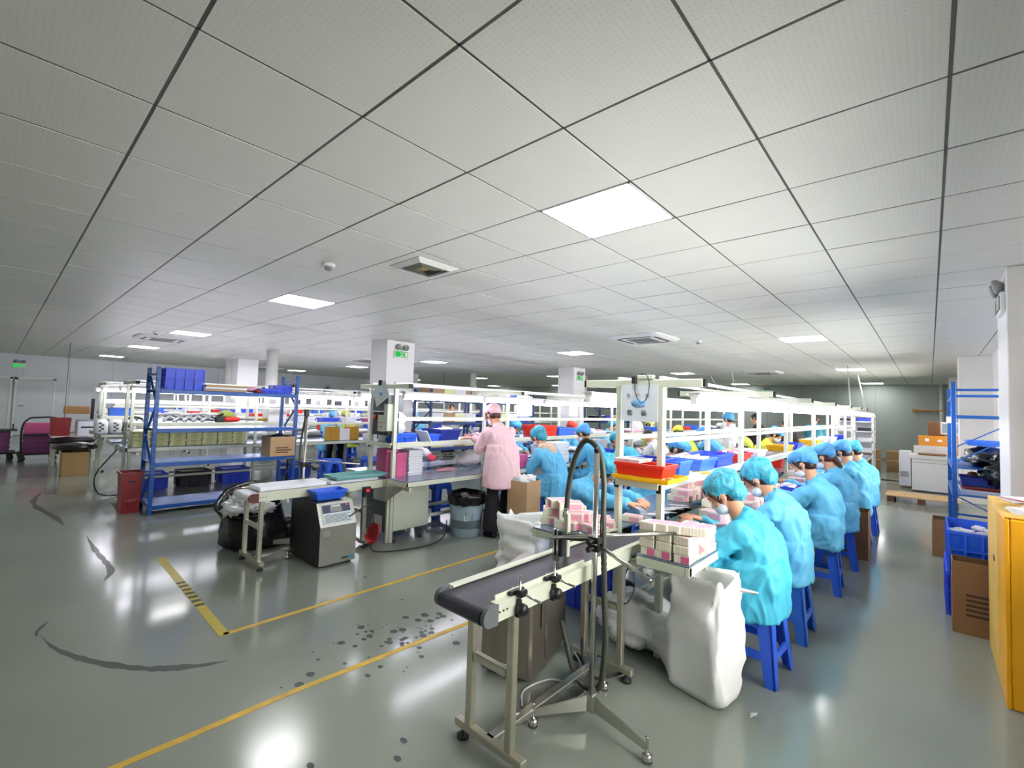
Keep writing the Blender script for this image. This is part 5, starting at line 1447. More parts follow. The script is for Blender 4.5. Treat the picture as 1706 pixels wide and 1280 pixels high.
# cartons and sacks on the floor
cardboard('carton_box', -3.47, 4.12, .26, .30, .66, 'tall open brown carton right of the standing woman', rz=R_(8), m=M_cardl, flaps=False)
film('white_waste', [(-3.50, 4.08, .66, .09), (-3.45, 4.17, .67, .08)], M_paper, 'crumpled white waste heaped in the tall brown carton', 'waste', 12, amp=.6)
cardboard('carton_box', -2.98, 4.38, .28, .30, .38, 'small brown carton lined with a black bag, left of the hose post', m=M_card, flaps=False)
film('bag_liner', [(-2.98, 4.38, .385, .15)], M_blackbag, 'black bag edge over the small brown carton', 'bag', 14, sq=(1, 1, .12), amp=.3)
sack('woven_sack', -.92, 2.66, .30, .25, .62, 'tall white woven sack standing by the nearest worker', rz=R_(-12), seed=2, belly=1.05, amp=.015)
t = bpy.data.objects['woven_sack']
def f(b):
    vs = []; fs = []
    P = spline([(-.10, -.03, .60), (-.19, -.07, .575), (-.27, -.09, .550), (-.34, -.08, .555)], 5)
    for i, p in enumerate(P):
        w_ = .07*(1-i/len(P)*.6); q = .01*math.sin(i*1.3)
        for (dy, dz) in ((-w_, q), (0, .012+q), (w_, -q)): vs.append(p+Vector((0, dy, dz)))
        for (dy, dz) in ((-w_, q), (0, .012+q), (w_, -q)): vs.append(p+Vector((0, dy, dz-.006)))
    for i in range(len(P)-1):
        a = i*6; c = a+6
        fs += [(a, c, c+1, a+1), (a+1, c+1, c+2, a+2), (a+3, a+4, c+4, c+3), (a+4, a+5, c+5, c+4), (a, a+3, c+3, c), (a+2, c+2, c+5, a+5)]
    b.add(vs, fs, 0, True)
part('torn_flap', M_sack, t, f)
part('corner_ear', M_sack, t, lambda b: b.capsule((.13, .08, .56), (.23, .10, .57), .014, .005, 8))
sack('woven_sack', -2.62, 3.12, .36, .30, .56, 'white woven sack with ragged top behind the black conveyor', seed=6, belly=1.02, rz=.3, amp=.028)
# fallen sack
t = empty('fallen_sack', (-1.30, 2.85, 0), 'white sack lying on its side beneath the near bench end', 'sack')
def f(b):
    crumple(b, (-.12, .0, .16), .25, 3.3, 40, 24, (1.15, .85, .66), .22)
part('bag', M_sack, t, f)
def f(b):
    n = 24; vs = []; fs = []
    ax = Vector((.9, -.38, -.25)).normalized(); S = Vector((0, 0, 1)).cross(ax).normalized(); U = ax.cross(S)
    for j, (d, r) in enumerate(((.05, .12), (.14, .09), (.20, .10), (.26, .135), (.31, .15), (.30, .14), (.24, .11), (.15, .06))):
        for i in range(n):
            a = 2*PI*i/n; q = 1+.28*noise.noise(Vector((math.cos(a)*2.2, math.sin(a)*2.2, d*6+4)))
            p = Vector((.02, -.03, .15))+ax*d+S*(r*q*math.cos(a))+U*(r*q*.8*math.sin(a)); p.z = max(.004+.001*j, p.z)
            vs.append(p)
    for j in range(7):
        for i in range(n): fs.append((j*n+i, j*n+(i+1) % n, (j+1)*n+(i+1) % n, (j+1)*n+i))
    b.add(vs, fs, 0, True)
part('open_neck', M_sack, t, f)
o = part('paper_scrap', M_paper, None, lambda b: b.add([(0, 0, .001), (.03, .01, .012), (.035, -.03, .02), (.01, -.045, .004), (0, 0, .003), (.03, .01, .014), (.035, -.03, .022), (.01, -.045, .006)], [(0, 1, 2, 3), (7, 6, 5, 4), (0, 4, 5, 1), (1, 5, 6, 2), (2, 6, 7, 3), (3, 7, 4, 0)]), (-.68, 2.62, 0)); tag(o, 'small white paper scrap on the floor by the front stool', 'scrap')
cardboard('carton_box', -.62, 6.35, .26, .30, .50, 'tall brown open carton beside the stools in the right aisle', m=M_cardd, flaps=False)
# black rubbish bag full of clear film
t = empty('rubbish_bag', (-5.15, 1.88, 0), 'black rubbish bag stuffed with clear film under the pale conveyor', 'bag')
def f(b):
    n = 44; vs = []; fs = []
    for j, (z, r, ox_, oy_) in enumerate(((.003, .27, 0, 0), (.05, .32, 0, 0), (.16, .30, .01, -.02), (.28, .27, .01, -.05), (.38, .28, .0, -.08), (.46, .29, .02, -.10), (.49, .285, .02, -.10), (.46, .26, .02, -.09), (.40, .24, .02, -.07), (.36, .02, 0, -.05))):
        for i in range(n):
            a = 2*PI*i/n
            q = 1+.16*noise.noise(Vector((math.cos(a)*1.8, math.sin(a)*1.8, z*3)))+.10*(1-abs(noise.noise(Vector((math.cos(a)*5, math.sin(a)*5, z*4))))*3)*(.4 if j < 2 else 1)*.6
            zz = z+(-.16*math.cos(a+.35) if j in (5, 6, 7) else (-.07*math.cos(a+.35) if j == 4 else 0))*.8
            vs.append((ox_+r*q*math.cos(a)*.85, oy_+r*q*math.sin(a), max(.002, zz)))
    for j in range(9):
        for i in range(n): fs.append((j*n+i, j*n+(i+1) % n, (j+1)*n+(i+1) % n, (j+1)*n+i))
    fs.append(tuple(range(n))[::-1]); fs.append(tuple(range(9*n, 10*n))); b.add(vs, fs, 0, True)
part('sack_body', M_blackbag, t, f)
def f(b):
    for i in range(16): crumple(b, (rnd.uniform(-.15, .22), rnd.uniform(-.34, .06), .42+rnd.uniform(-.05, .05)), rnd.uniform(.06, .10), i*2.2, 16, 10, (1, 1, .7), .9)
part('film_waste', M_clear, t, f).__setitem__('kind', 'stuff')
part('gathered_tail', M_blackbag, t, lambda b: crumple(b, (.05, .34, .10), .17, 4.4, 24, 14, (.9, 1.3, .75), .4))
# red dustpan
t = empty('dustpan', (-4.42, 2.70, 0), 'bright red plastic dustpan leaning by the second bench cabinet', 'dustpan')
part('pan', M_redd, t, lambda b: (b.lathe([(.02, 0), (.11, .01), (.12, .02), (.115, .035), (.09, .03), (.02, .012)], (0, 0, .02), 20, sy=.8), b.add([(-.09, .04, .03), (.09, .04, .03), (.10, .07, .14), (.05, .09, .20), (-.05, .09, .20), (-.10, .07, .14), (-.09, .055, .03), (.09, .055, .03), (.10, .085, .14), (.05, .105, .20), (-.05, .105, .20), (-.10, .085, .14)], [(0, 1, 2, 3, 4, 5), (11, 10, 9, 8, 7, 6), (0, 6, 7, 1), (1, 7, 8, 2), (2, 8, 9, 3), (3, 9, 10, 4), (4, 10, 11, 5), (5, 11, 6, 0)])))
# cables
for i, (pts, r, m_, lb) in enumerate((
    ([(-1.52, 1.84, .008), (-1.60, 1.95, .008), (-1.56, 2.12, .01), (-1.44, 2.18, .02), (-1.50, 2.33, .03), (-1.62, 2.42, .05)], .005, M_hosew, 'pale cable looping over the floor beside the steel cabinet'),
    ([(-1.44, 1.62, .10), (-1.40, 1.95, .012), (-1.36, 2.15, .012), (-1.42, 2.35, .03), (-1.55, 2.45, .10)], .004, M_hosew, 'thin pale cable under the black conveyor'),
    ([(-1.55, 2.58, .62), (-1.58, 2.50, .30), (-1.50, 2.35, .06), (-1.38, 2.30, .02), (-1.3, 2.45, .02)], .007, M_dark, 'black cable hanging behind the steel cabinet'),
    ([(-1.28, 2.50, .62), (-1.24, 2.46, .50), (-1.27, 2.42, .42), (-1.33, 2.44, .45), (-1.30, 2.50, .60)], .004, M_dark, 'short loop of black wire below the belt end'),
    ([(-4.06, 2.25, .40), (-4.02, 2.48, .50), (-4.08, 2.56, .20), (-4.15, 2.60, .02), (-4.00, 2.80, .01), (-3.95, 3.2, .01), (-4.1, 3.5, .03), (-4.2, 3.6, .15)], .006, M_dark, 'black cable trailing from the inkjet coder to the second bench'),
    ([(-8.62, 1.2, .7), (-8.7, 1.0, .35), (-8.75, 1.05, .08), (-8.9, 1.3, .02), (-9.2, 1.5, .2)], .008, M_dark, 'black cable drooping from the steel bench left of the red bin'))):
    hoseg(pts, r, 'cable', m_, lb, 'cable', ribs=0, n=8)
# ================================================================== RACKS
def rack(x0, x1, y0, y1, h, zs, label, m=M_rack, panel=M_rackl, brace=True, beam=.05, name='storage_rack', diag=True, back=True):
    t = empty(name, (x0, y0, 0), label, 'rack')
    W, L = x1-x0, y1-y0; p = .022
    for u in (p, W-p):
        for v in (p, L-p):
            def f(b):
                b.box(u-p, u+p, v-p, v+p, 0, h, ch=.003)
            po = part('post', m, t, f)
            def g(b):
                z = .1
                while z < h-.03:
                    b.box(u-p-.0015, u-p+.001, v-.005, v+.005, z, z+.022); b.box(u+p-.001, u+p+.0015, v-.005, v+.005, z, z+.022); z += .075
            s = part('slots', M_dark if m is not M_dark else M_grid, po, g); s['kind'] = 'stuff'
    for z in zs:
        for u in (.012, W-.012): part('beam', m, t, lambda b: b.box(u-.014, u+.014, 2*p, L-2*p, z-beam, z, ch=.004))
        part('shelf_panel', panel, t, lambda b: b.box(.02, W-.02, .01, L-.01, z-.012, z+.002, ch=.002))
    for v in (p, L-p):
        zz = [.12]+[z for z in zs if z > .3]
        for z in (.10, h-.10): part('end_tie', m, t, lambda b: b.box(2*p, W-2*p, v-.010, v+.010, z-.015, z+.015))
        if diag:
            k = 0; z = .14
            while z+.4 < h:
                a, c = ((2*p, z), (W-2*p, z+.38)) if k % 2 == 0 else ((W-2*p, z), (2*p, z+.38))
                part('brace', m, t, lambda b: b.bar((a[0], v, a[1]), (c[0], v, c[1]), .012, .026, up=(0, 1, 0)))
                z += .42; k += 1
    return t
rack(-7.80, -7.22, 1.34, 3.12, 1.86, (.11, .64, 1.07, 1.57), 'big blue steel rack in front of the benches, holding a blue crate on top')
R1 = 1.573
bin_box('blue_crate', M_crate, -7.50, 1.66, R1, .44, .42, .28, 'tall ribbed blue crate on top of the big blue rack', 'crate', ribs=4, taper=.02)
for i in range(3):
    o = part('flat_carton', M_whtray if i % 2 else M_cardl, None, lambda b: b.box(-.2, .2, -.26, .26, 0, .028, ch=.003), (-7.48, 2.14+.01*i, R1+.03*i)); tag(o, '%s flat carton in the pile on top of the big blue rack' % ('bottom', 'middle', 'top')[i], 'carton', 'flat cartons on the big blue rack')
film('pink_bundle', [(-7.45, 2.52, R1+.05, .07)], M_pink, 'small pink bundle on top of the big blue rack', 'bundle', 4)
film('dark_bundle', [(-7.35, 2.58, R1+.02, .05)], M_darkred, 'small dark red bundle on top of the big blue rack', 'bundle', 6)
bin_box('blue_tray', M_crate, -7.5, 2.72, R1, .34, .24, .07, 'shallow blue tray in the middle of the big blue rack top', 'tray', ribs=3)
bin_box('blue_bin', M_crate, -7.5, 2.95, R1, .36, .20, .13, 'small blue bin at the right end of the big blue rack top', 'bin', ribs=2)
cardboard('carton_box', -7.38, 2.92, .34, .36, .29, 'open brown carton on the right of the big blue rack middle shelf', z=.643, m=M_cardl, flaps=False, prints=(('x+', -.10, .14, .05, .15),))
film('dark_cloth', [(-7.42, 2.92, .91, .09)], M_leather, 'dark bits sticking out of the brown carton on the rack', 'cloth', 9)
# two more navy racks behind the near pillar and one beyond the second pillar
for i, (y0, y1, x0, lb) in enumerate(((5.72, 7.15, -7.86, 'navy storage rack seen left of the pink coated woman'), (7.2, 8.95, -7.86, 'navy storage rack seen right of the pink coated woman'), (12.1, 13.9, -7.9, 'navy storage rack beyond the second pillar'))):
    rack(x0, x0+.58, y0, y1, 1.80, (.12, .62, 1.13, 1.58), lb, m=M_rackd, panel=M_rackd)
    for k in range(4):
        for j, z in enumerate((.622, 1.132, 1.582)):
            y = y0+.25+k*(y1-y0-.4)/3.4
            mm = ((M_yg, M_whtray, M_cardl), (M_whtray, M_crate, M_yg), (M_cardl, M_blackbag, M_crate))[i][(k+j) % 3]
            o = empty('storage_box', (x0+.30, y, z), '%s box from the left on the %s shelf of the %s' % (ORD[k], ('lower', 'middle', 'top')[j], ('first navy rack', 'second navy rack', 'far navy rack')[i]), 'box', 'boxes on the navy racks')
            part('body', mm, o, lambda b: b.box(-.2, .2, -.15, .15, 0, .12+.06*((k*3+j) % 3), ch=.008))
            part('lid', M_paper if (k+j) % 2 else mm, o, lambda b: b.box(-.205, .205, -.155, .155, .10+.06*((k*3+j) % 3), .125+.06*((k*3+j) % 3), ch=.004))
# ------------------------------------------------------------------ goods on the steel bench behind the blue rack
zz = .742
ygm = MB().box(-.13, .13, -.10, .10, 0, .030, 0, .004).box(-.131, .131, -.04, .04, .004, .026, 1).mesh('yellow_green_box', [M_yg, M_ygd])
for c, (y, x, n_) in enumerate(((1.44, -8.56, 7), (1.66, -8.56, 8), (1.87, -8.54, 8), (2.08, -8.55, 8), (2.29, -8.55, 7), (2.50, -8.54, 8), (2.71, -8.56, 8))):
    for k in range(n_):
        o = bpy.data.objects.new('yellow_green_box', ygm); COL.objects.link(o); o.location = (x+rnd.uniform(-.006, .006), y+rnd.uniform(-.005, .005), zz+k*.032); o.rotation_euler = (0, 0, rnd.uniform(-.04, .04))
        tag(o, 'flat yellow green box, %s stack behind the blue rack, %s from the bottom' % (ORD[c], ORD[k]), 'box', 'yellow green boxes, %s stack' % ORD[c])
for i, (y, m_) in enumerate(((4.35, M_ybox), (4.75, M_ybox))):
    cardboard('yellow_carton', -8.52, y, .22, .20, .26, ('mustard carton left of the paper sheet on the steel bench', 'mustard carton right of the paper sheet on the steel bench')[i], z=zz, m=mat('mustard_card', '#b98a1e', .6), open_=False)
o = part('paper_sheet', M_paper, None, lambda b: (b.box(-.003, 0, -.10, .10, 0, .22), [b.box(0, .001, -.08, .07-.02*(k % 2), .04+.04*k, .05+.04*k) for k in range(4)]), (-8.40, 4.55, zz)); tag(o, 'white printed sheet standing between two mustard cartons', 'paper')
# hoses, bags and tools on the shelf of the steel bench
zs = SZ+.002
for i in range(7):
    y = 1.55+i*.13
    hoseg([(-9.1, y, zs+.02), (-9.15, y+.12, zs+.10+.02*(i % 3)), (-9.2, y+.24, zs+.13), (-9.3, y+.40, zs+.05), (-9.35, y+.5, zs+.02)], .022, 'grey_hose', M_hosew, '%s curved pale hose from the left on the steel bench shelf' % ORD[i], 'hose', ribs=0, n=5, grp='pale hoses on the steel bench shelf')
film('green_bag', [(-9.28, 2.75, zs+.10, .12)], mat('green_bag_fabric', '#9aa64a', .6), 'olive green bag on the steel bench shelf', 'bag', 5, sq=(1, 1.3, .8))
t = empty('power_tool', (-9.12, 2.78, zs), 'red handheld tool lying on the steel bench shelf', 'tool')
part('body', M_red, t, lambda b: b.lathe([(.03, 0), (.045, .03), (.045, .20), (.03, .24)], (0, -.1, .045), 16, axis=(0, 1, .02)))
part('nozzle', M_grid, t, lambda b: b.cyl((0, .13, .05), (.02, .42, .05), .016, 10))
part('motor', M_dark, t, lambda b: (b.box(-.05, .05, -.24, -.1, .0, .10, ch=.012), b.cyl((0, -.2, .1), (0, -.12, .14), .02, 10)))
o = part('yellow_rod', M_yellow, None, lambda b: b.cyl((0, 0, .04), (.02, .35, .05), .02, 8), (-9.2, 3.1, zs)); tag(o, 'yellow rod on the steel bench shelf', 'rod')
for i, (y, m_, hh, lb) in enumerate(((3.55, M_white, .24, 'white plastic jug in the steel bench shelf'), (4.1, M_whtray, .10, 'white tray right of the white jug'), (4.6, M_crate, .08, 'small violet blue tray on the steel bench shelf'), (5.0, M_whtray, .10, 'white wrapped goods on the steel bench shelf, third from the jug'), (5.6, M_hotpink, .07, 'crimson packets on the steel bench shelf'), (6.2, M_whtray, .12, 'white goods right of the crimson packets'))):
    bin_box('shelf_bin', m_, -9.22, y, zs, .30, .34, hh, lb, 'bin')
for i in range(6):
    film('white_goods', [(-9.65, 3.4+.55*i, .80, .13)], M_sack, '%s white wrapped bundle from the left at the back of the steel bench' % ORD[i], 'bundle', 3+i, sq=(1, 1.4, .6))
for i in range(9):
    cm_ = (M_whtray, M_purpletray, M_whtray, M_cream, M_crate)[i % 5]
    bin_box('parts_bin', cm_, -8.62, 5.3+.52*i, zz, .24, .36, .09+.03*(i % 2), '%s parts bin right of the mustard cartons on the steel bench' % ORD[i], 'bin', group='parts bins on the steel bench')
for i, (y, m_) in enumerate(((1.7, M_crate), (2.3, M_dark), (2.9, M_crate), (4.0, M_crate), (4.9, M_crate))):
    bin_box('blue_crate', M_crate if i != 1 else M_dark, -9.25, y, 0.001, .40, .42, .26, '%s crate from the left under the steel bench' % ORD[i], 'crate', ribs=3)
for i in range(3): stool(-8.0, 4.1+.8*i, '%s blue stool from the left between the blue rack and the near pillar' % ORD[i], group='empty stools left of the near pillar')
t = empty('pedestal', (-8.05, 3.35, 0), 'black round pedestal base right of the blue rack', 'stand')
part('base', M_dark, t, lambda b: b.lathe([(.20, 0), (.20, .015), (.05, .03), (.02, .04)], n=24)); part('column', M_dark, t, lambda b: b.lathe([(.018, .03), (.018, .52), (.03, .54)], n=12))
# ------------------------------------------------------------------ red bin and goods at the left
t = empty('metal_bin', (-7.62, 1.21, 0), 'slim dark red metal bin leaning against the blue rack post', 'bin')
part('body', M_darkred, t, lambda b: open_box(b, -.14, .14, -.105, .105, 0, .50, taper=.015))
part('rim', M_darkred, t, lambda b: (b.box(-.15, .15, -.115, -.10, .48, .51), b.box(-.15, .15, .10, .115, .48, .51), b.box(.135, .15, -.1, .1, .48, .51), b.box(-.15, -.135, -.1, .1, .48, .51)))
part('grip_hole', M_dark, t, lambda b: b.box(.136, .1375, -.035, .04, .38, .405))
part('crease', M_darkred, t, lambda b: b.add([(.1365, -.09, .17), (.1365, .09, .17), (.132, .0, .05), (.145, 0, .14)], [(0, 3, 1), (0, 2, 3), (3, 2, 1), (0, 1, 2)]))
# bagged rolls at the end of the bench left of the red bin
for i in range(5):
    t = empty('bagged_roll', (-11.62-.0*i, 1.36+.21*i, .742), '%s white bagged roll with black printing from the left' % ORD[i], 'bag', 'white bagged rolls on the bench end')
    part('bag', M_sack, t, lambda b: b.loft([((0, 0, 0), (.16, 0, 0), (0, .09, 0)), ((0, 0, .03), (.17, 0, 0), (0, .10, 0)), ((0, 0, .20), (.165, 0, 0), (0, .10, 0)), ((0, 0, .26), (.12, 0, 0), (0, .07, 0))], n=24, power=4))
    part('printing', M_ink, t, lambda b: [b.box(.166, .171, -.05+.035*(k % 2), -.01+.035*(k % 2), .04+.035*k, .065+.035*k) for k in range(5)])
film('clear_bag', [(-11.3, 2.0, .80, .12), (-11.3, 2.2, .80, .1)], mat('olive_film', '#a9ab86', .3), 'olive tinted bag at the left end of the steel bench', 'bag', 4, sq=(1, 1.1, .9))
hoseg([(-11.2, 1.62, .80), (-11.2, 1.66, 1.0), (-11.2, 1.78, 1.06), (-11.2, 1.92, 1.0), (-11.2, 1.96, .80)], .02, 'hoop', M_dark, 'black arched hose over the bagged rolls', 'hose', ribs=.1, n=8)
cardboard('carton_box', -11.62, 1.03, .40, .36, .42, 'brown carton on the floor under the black cushion', m=mat('tan_card', '#a88a58', .7), open_=False)
o = MB(); crumple(o, (0, 0, 0), .32, 3, 30, 16, (1, .95, .26), .12); o = o.build('black_cushion', M_blackbag, None, (-11.62, 1.03, .50)); tag(o, 'black cushion lying on the brown carton', 'cushion')
t = empty('side_table', (-13.5, 1.15, 0), 'small table holding the dark red box and white printer', 'table')
part('table_top', M_white, t, lambda b: b.box(-.35, .35, -.35, .45, .56, .59, ch=.005))
for sx in (-.3, .3):
    for sy in (-.3, .4): part('leg', M_alu, t, lambda b: b.box(sx-.02, sx+.02, sy-.02, sy+.02, 0, .56))
bin_box('red_box', M_darkred, -13.4, .93, .592, .40, .30, .36, 'dark red box at the left end of the far tables', 'box')
t = empty('printer', (-13.4, 1.35, .592), 'white printer right of the dark red box', 'machine'); part('body', M_whtray, t, lambda b: b.box(-.2, .2, -.18, .20, 0, .30, ch=.02)); part('paper_slot', M_dark, t, lambda b: b.box(.195, .203, -.12, .14, .16, .19)); part('lid', M_grid, t, lambda b: b.box(-.19, .19, -.17, .19, .30, .32, ch=.006))
film('black_bag', [(-13.1, 1.1, .50, .25)], M_blackbag, 'black bag sagging below the dark red box', 'bag', 7, sq=(.7, 1.4, .35), amp=.2)
t = empty('wall_rack', (-15.2, 1.35, 0), 'small carton on a post shelf near the double door', 'box'); part('carton', M_card, t, lambda b: b.box(-.1, .1, -.25, .2, .98, 1.16, ch=.004)); part('post', M_dark, t, lambda b: b.box(-.03, .03, .22, .28, 0, 1.35))
# trolleys with purple trays
for i, (x, y, lb) in enumerate(((-14.45, .66, 'black hooped trolley loaded with magenta trays by the double door'), (-14.9, .02, 'low trolley with dull purple crates at the left edge'))):
    t = empty('trolley', (x, y, 0), lb, 'trolley')
    part('deck', M_dark, t, lambda b: b.box(-.3, .3, -.30, .34, .13, .17, ch=.01))
    for sx in (-.22, .22):
        for sy in (-.22, .26): part('castor', M_black, t, lambda b: (b.lathe([(.05, -.015), (.055, -.01), (.055, .01), (.05, .015)], (sx, sy, .055), 16, axis=(1, 0, 0)), b.box(sx-.02, sx+.02, sy-.02, sy+.02, .09, .13)))
    if i == 0: part('hoop_handle', M_dark, t, lambda b: b.tube(spline([(.26, -.24, .17), (.26, -.25, .7), (.26, -.16, .90), (.26, 0, .93), (.26, .20, .93), (.26, .31, .86), (.26, .32, .6), (.26, .32, .17)], 6), .018, 10)); part('hoop_bar', M_dark, t, lambda b: b.cyl((.26, -.25, .55), (.26, .32, .55), .013, 10))
    if i == 1: part('guard_rail', M_dark, t, lambda b: (b.box(-.3, .3, -.30, .34, .62, .64), b.cyl((-.25, .28, .64), (-.25, .28, .75), .012, 8)))
    for k in range(6 if i == 0 else 4):
        o = part('tray', M_purpletray if (k < 4 or i) else M_pinktray, None, lambda b: open_box(b, -.22, .22, -.22, .24, 0, .10, taper=.01, rim=.008), (x, y, .172+.105*k)); tag(o, '%s tray from the bottom on the %s' % (ORD[k], 'hooped trolley' if i == 0 else 'low trolley'), 'tray', 'trays on the trolleys')
# wall posts and cameras on the left wall
for i, (y, lb) in enumerate(((9.3, 'left of two wall mounted fans on the left wall'), (11.0, 'right of two wall mounted fans on the left wall'))):
    t = empty('wall_fan', (X0+.03, y, 1.98), lb, 'fan')
    part('bracket', M_dark, t, lambda b: (b.box(0, .06, -.05, .05, -.15, .1), b.cyl((.05, 0, 0), (.3, 0, .12), .02, 8)))
    part('cage', M_grid, t, lambda b: [b.tube([(.34+dx, r*math.cos(a), .14+r*math.sin(a)) for a in [k*PI/8 for k in range(17)]], .008, 6) for (dx, r) in ((0, .16), (.05, .14), (.07, .08))])
    part('motor', M_dark, t, lambda b: b.lathe([(.05, -.08), (.05, .04)], (.34, 0, .14), 12, axis=(1, 0, 0)))
for i, (x, y) in enumerate(((-15.6, 1.15), (-13.3, 11.0))):
    o = part('service_pole', M_grid, None, lambda b: b.cyl((x, y, 0.0), (x, y, CZ), .012, 8)); tag(o, ('thin grey service pole right of the double door', 'thin far service pole on the left')[i], 'pole')
# ------------------------------------------------------------------ printed notices under the steel bench lights
for i in range(7):
    t = empty('notice', (-8.99, 3.45+.42*i, 1.36), '%s white notice from the left hanging over the steel bench' % ORD[i], 'notice', 'notices over the steel bench')
    part('sheet', M_paper, t, lambda b: b.box(-.002, .002, -.16, .16, 0, .17)); part('picture', M_ink if i % 2 else M_grid, t, lambda b: b.box(.002, .003, -.10+.02*(i % 3), .02+.03*(i % 2), .04, .13))
# ================================================================== RIGHT SIDE
t = rack(.20, .80, 7.9, 9.8, 1.98, (.60, .93), 'narrow blue rack by the right wall with a black bag on its shelf', m=M_rack, panel=M_rack, diag=False, beam=.035)
part('end_tie', M_rack, t, lambda b: b.box(.04, .56, .015, .03, 1.53, 1.57))
for (a, c) in (((.56, 1.52), (.04, 1.18)), ((.56, 1.36), (.04, 1.0)), ((.04, .58), (.56, .30)), ((.04, .30), (.56, .12))):
    part('brace', M_rack, t, lambda b: b.bar((a[0], .022, a[1]), (c[0], .022, c[1]), .012, .026, up=(0, 1, 0)))
part('beam', M_rack, t, lambda b: (b.box(.0, .03, .04, 1.86, 1.77, 1.81), b.box(.57, .60, .04, 1.86, 1.77, 1.81)))
part('end_tie', M_rack, t, lambda b: b.box(.04, .56, .012, .03, 1.79, 1.82))
part('joint_cover', M_whtray, t, lambda b: b.box(-.01, .05, 1.84, 1.91, 1.46, 1.56, ch=.004))
b = MB(); crumple(b, (0, 0, 0), .32, 5, 30, 18, (.75, 1.5, .42), .35); o = b.build('black_bag', M_blackbag, None, (.56, 8.45, 1.03)); tag(o, 'shiny black bag drooping over the narrow blue rack shelf', 'bag')
b = MB(); crumple(b, (0, 0, 0), .22, 8, 24, 14, (.7, .9, .7), .4); o = b.build('black_bag', M_blackbag, None, (.62, 8.0, .88)); tag(o, 'lower fold of black bag hanging off the narrow blue rack', 'bag')
bin_box('blue_tray', M_binl, .56, 8.6, 1.19, .42, .5, .06, 'pale blue tray on top of the black bag', 'tray')
bin_box('blue_bin', mat('navy_bin', '#20359c', .35), .46, 8.3, .705, .36, .5, .10, 'dark blue bin on top of the trays in the narrow rack', 'bin')
bin_box('red_tray', M_darkred, .52, 8.3, .665, .44, .55, .035, 'red tray below the dark blue bin in the narrow rack', 'tray')
bin_box('grey_tray', M_whtray, .52, 8.3, .602, .48, .6, .06, 'pale grey tray below the red tray in the narrow rack', 'tray')
film('parts_bundle', [(.40, 8.35, .83, .05)], M_cardd, 'small brown bundle on the dark blue bin', 'bundle', 3)
# crates and cartons at the right aisle edge
bin_box('blue_crate', M_crate, .34, 5.35, .001, .50, .70, .335, 'lower blue crate in the stack beside the brown printed carton', 'crate', ribs=5)
bin_box('blue_crate', M_bin, .33, 5.25, .345, .46, .66, .32, 'upper blue crate full of white parts beside the yellow container', 'crate', ribs=5, taper=.03, fill=([M_paper, M_whtray], 34, .04))
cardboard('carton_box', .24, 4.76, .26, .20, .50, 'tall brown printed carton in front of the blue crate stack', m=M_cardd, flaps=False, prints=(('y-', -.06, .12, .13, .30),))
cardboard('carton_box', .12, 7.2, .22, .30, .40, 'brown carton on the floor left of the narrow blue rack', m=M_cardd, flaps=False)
# big yellow container
t = empty('yellow_container', (.29, 3.64, 0), 'large yellow corrugated container with papers on top at the right edge', 'container')
part('body', M_ybox, t, lambda b: b.box(.02, .52, 0, .72, 0, .985, ch=.008))
part('side_board', M_yboxl, t, lambda b: b.box(-.0, .02, .35, .95, .0, .99, ch=.004))
part('side_panel', M_ybox, t, lambda b: b.box(.0, .02, .0, .35, .0, .985, ch=.004))
part('lid_board', M_yboxl, t, lambda b: b.box(.0, .52, .02, .93, .988, 1.0, ch=.003))
part('hand_hole', M_cardin, t, lambda b: b.loft([((-.0012, .55, .66), (0, .045, 0), (0, 0, .02)), ((.001, .55, .66), (0, .045, 0), (0, 0, .02))], n=16))
for i, (x, y, rz_, m_, lb) in enumerate(((.42, 3.85, .1, M_paper, 'white paper stack on the near corner of the yellow container'), (.50, 4.15, -.2, M_paper, 'white papers at the middle of the yellow container'), (.44, 4.38, .3, M_whtray, 'papers with a red edge at the back of the yellow container'))):
    t = part('paper_stack', [m_, M_red], None, lambda b: [b.box(-.09+.006*k, .12, -.11, .11-.005*k, .004*k, .004*k+.003, mi=1 if (i == 2 and k == 3) else 0, M=Matrix.Rotation(.08*k, 4, 'Z')) for k in range(5)], (x, y, 1.001)); t.rotation_euler = (0, 0, rz_); tag(t, lb, 'paper')
bin_box('yellow_tub', M_yellow, .62, 4.1, 1.03, .30, .3, .08, 'small yellow tub on top of the yellow container', 'tub')
# pallet and machine at the far right
t = empty('pallet', (-.12, 11.3, 0), 'low wooden pallet on the floor before the white machine', 'pallet')
for k in range(5): part('board', M_wood, t, lambda b: b.box(-.5, .5, -.36+.15*k, -.23+.15*k, .10, .122, ch=.003))
for k in (-.42, 0, .42): part('block', M_woodd, t, lambda b: b.box(k-.05, k+.05, -.36, .37, 0.0, .10, ch=.003))
t = empty('white_machine', (.07, 13.0, 0), 'white machine cabinet with orange unit and monitor by the right wall', 'machine')
part('base_cabinet', M_whiteg, t, lambda b: b.box(-.36, .36, 0, .9, .02, .68, ch=.01))
part('top_tray', M_white, t, lambda b: b.box(-.40, .36, -.02, .9, .68, .76, ch=.006))
part('door_seam', M_grid, t, lambda b: b.box(-.35, .35, -.004, .0, .60, .608))
part('dark_bed', M_cardd, t, lambda b: b.box(-.26, .18, -.01, .3, .762, .80, ch=.01))
part('glass_guard', M_clear, t, lambda b: b.box(-.33, .33, .30, .32, .78, .95))
part('orange_unit', M_orange, t, lambda b: b.box(-.26, .40, .45, .9, .76, 1.16, ch=.01))
part('slot', M_dark, t, lambda b: b.box(-.05, .30, .44, .46, .88, .93))
part('label', M_paper, t, lambda b: (b.box(-.15, -.08, .44, .449, 1.04, 1.1), b.box(.05, .12, .44, .449, 1.04, 1.08)))
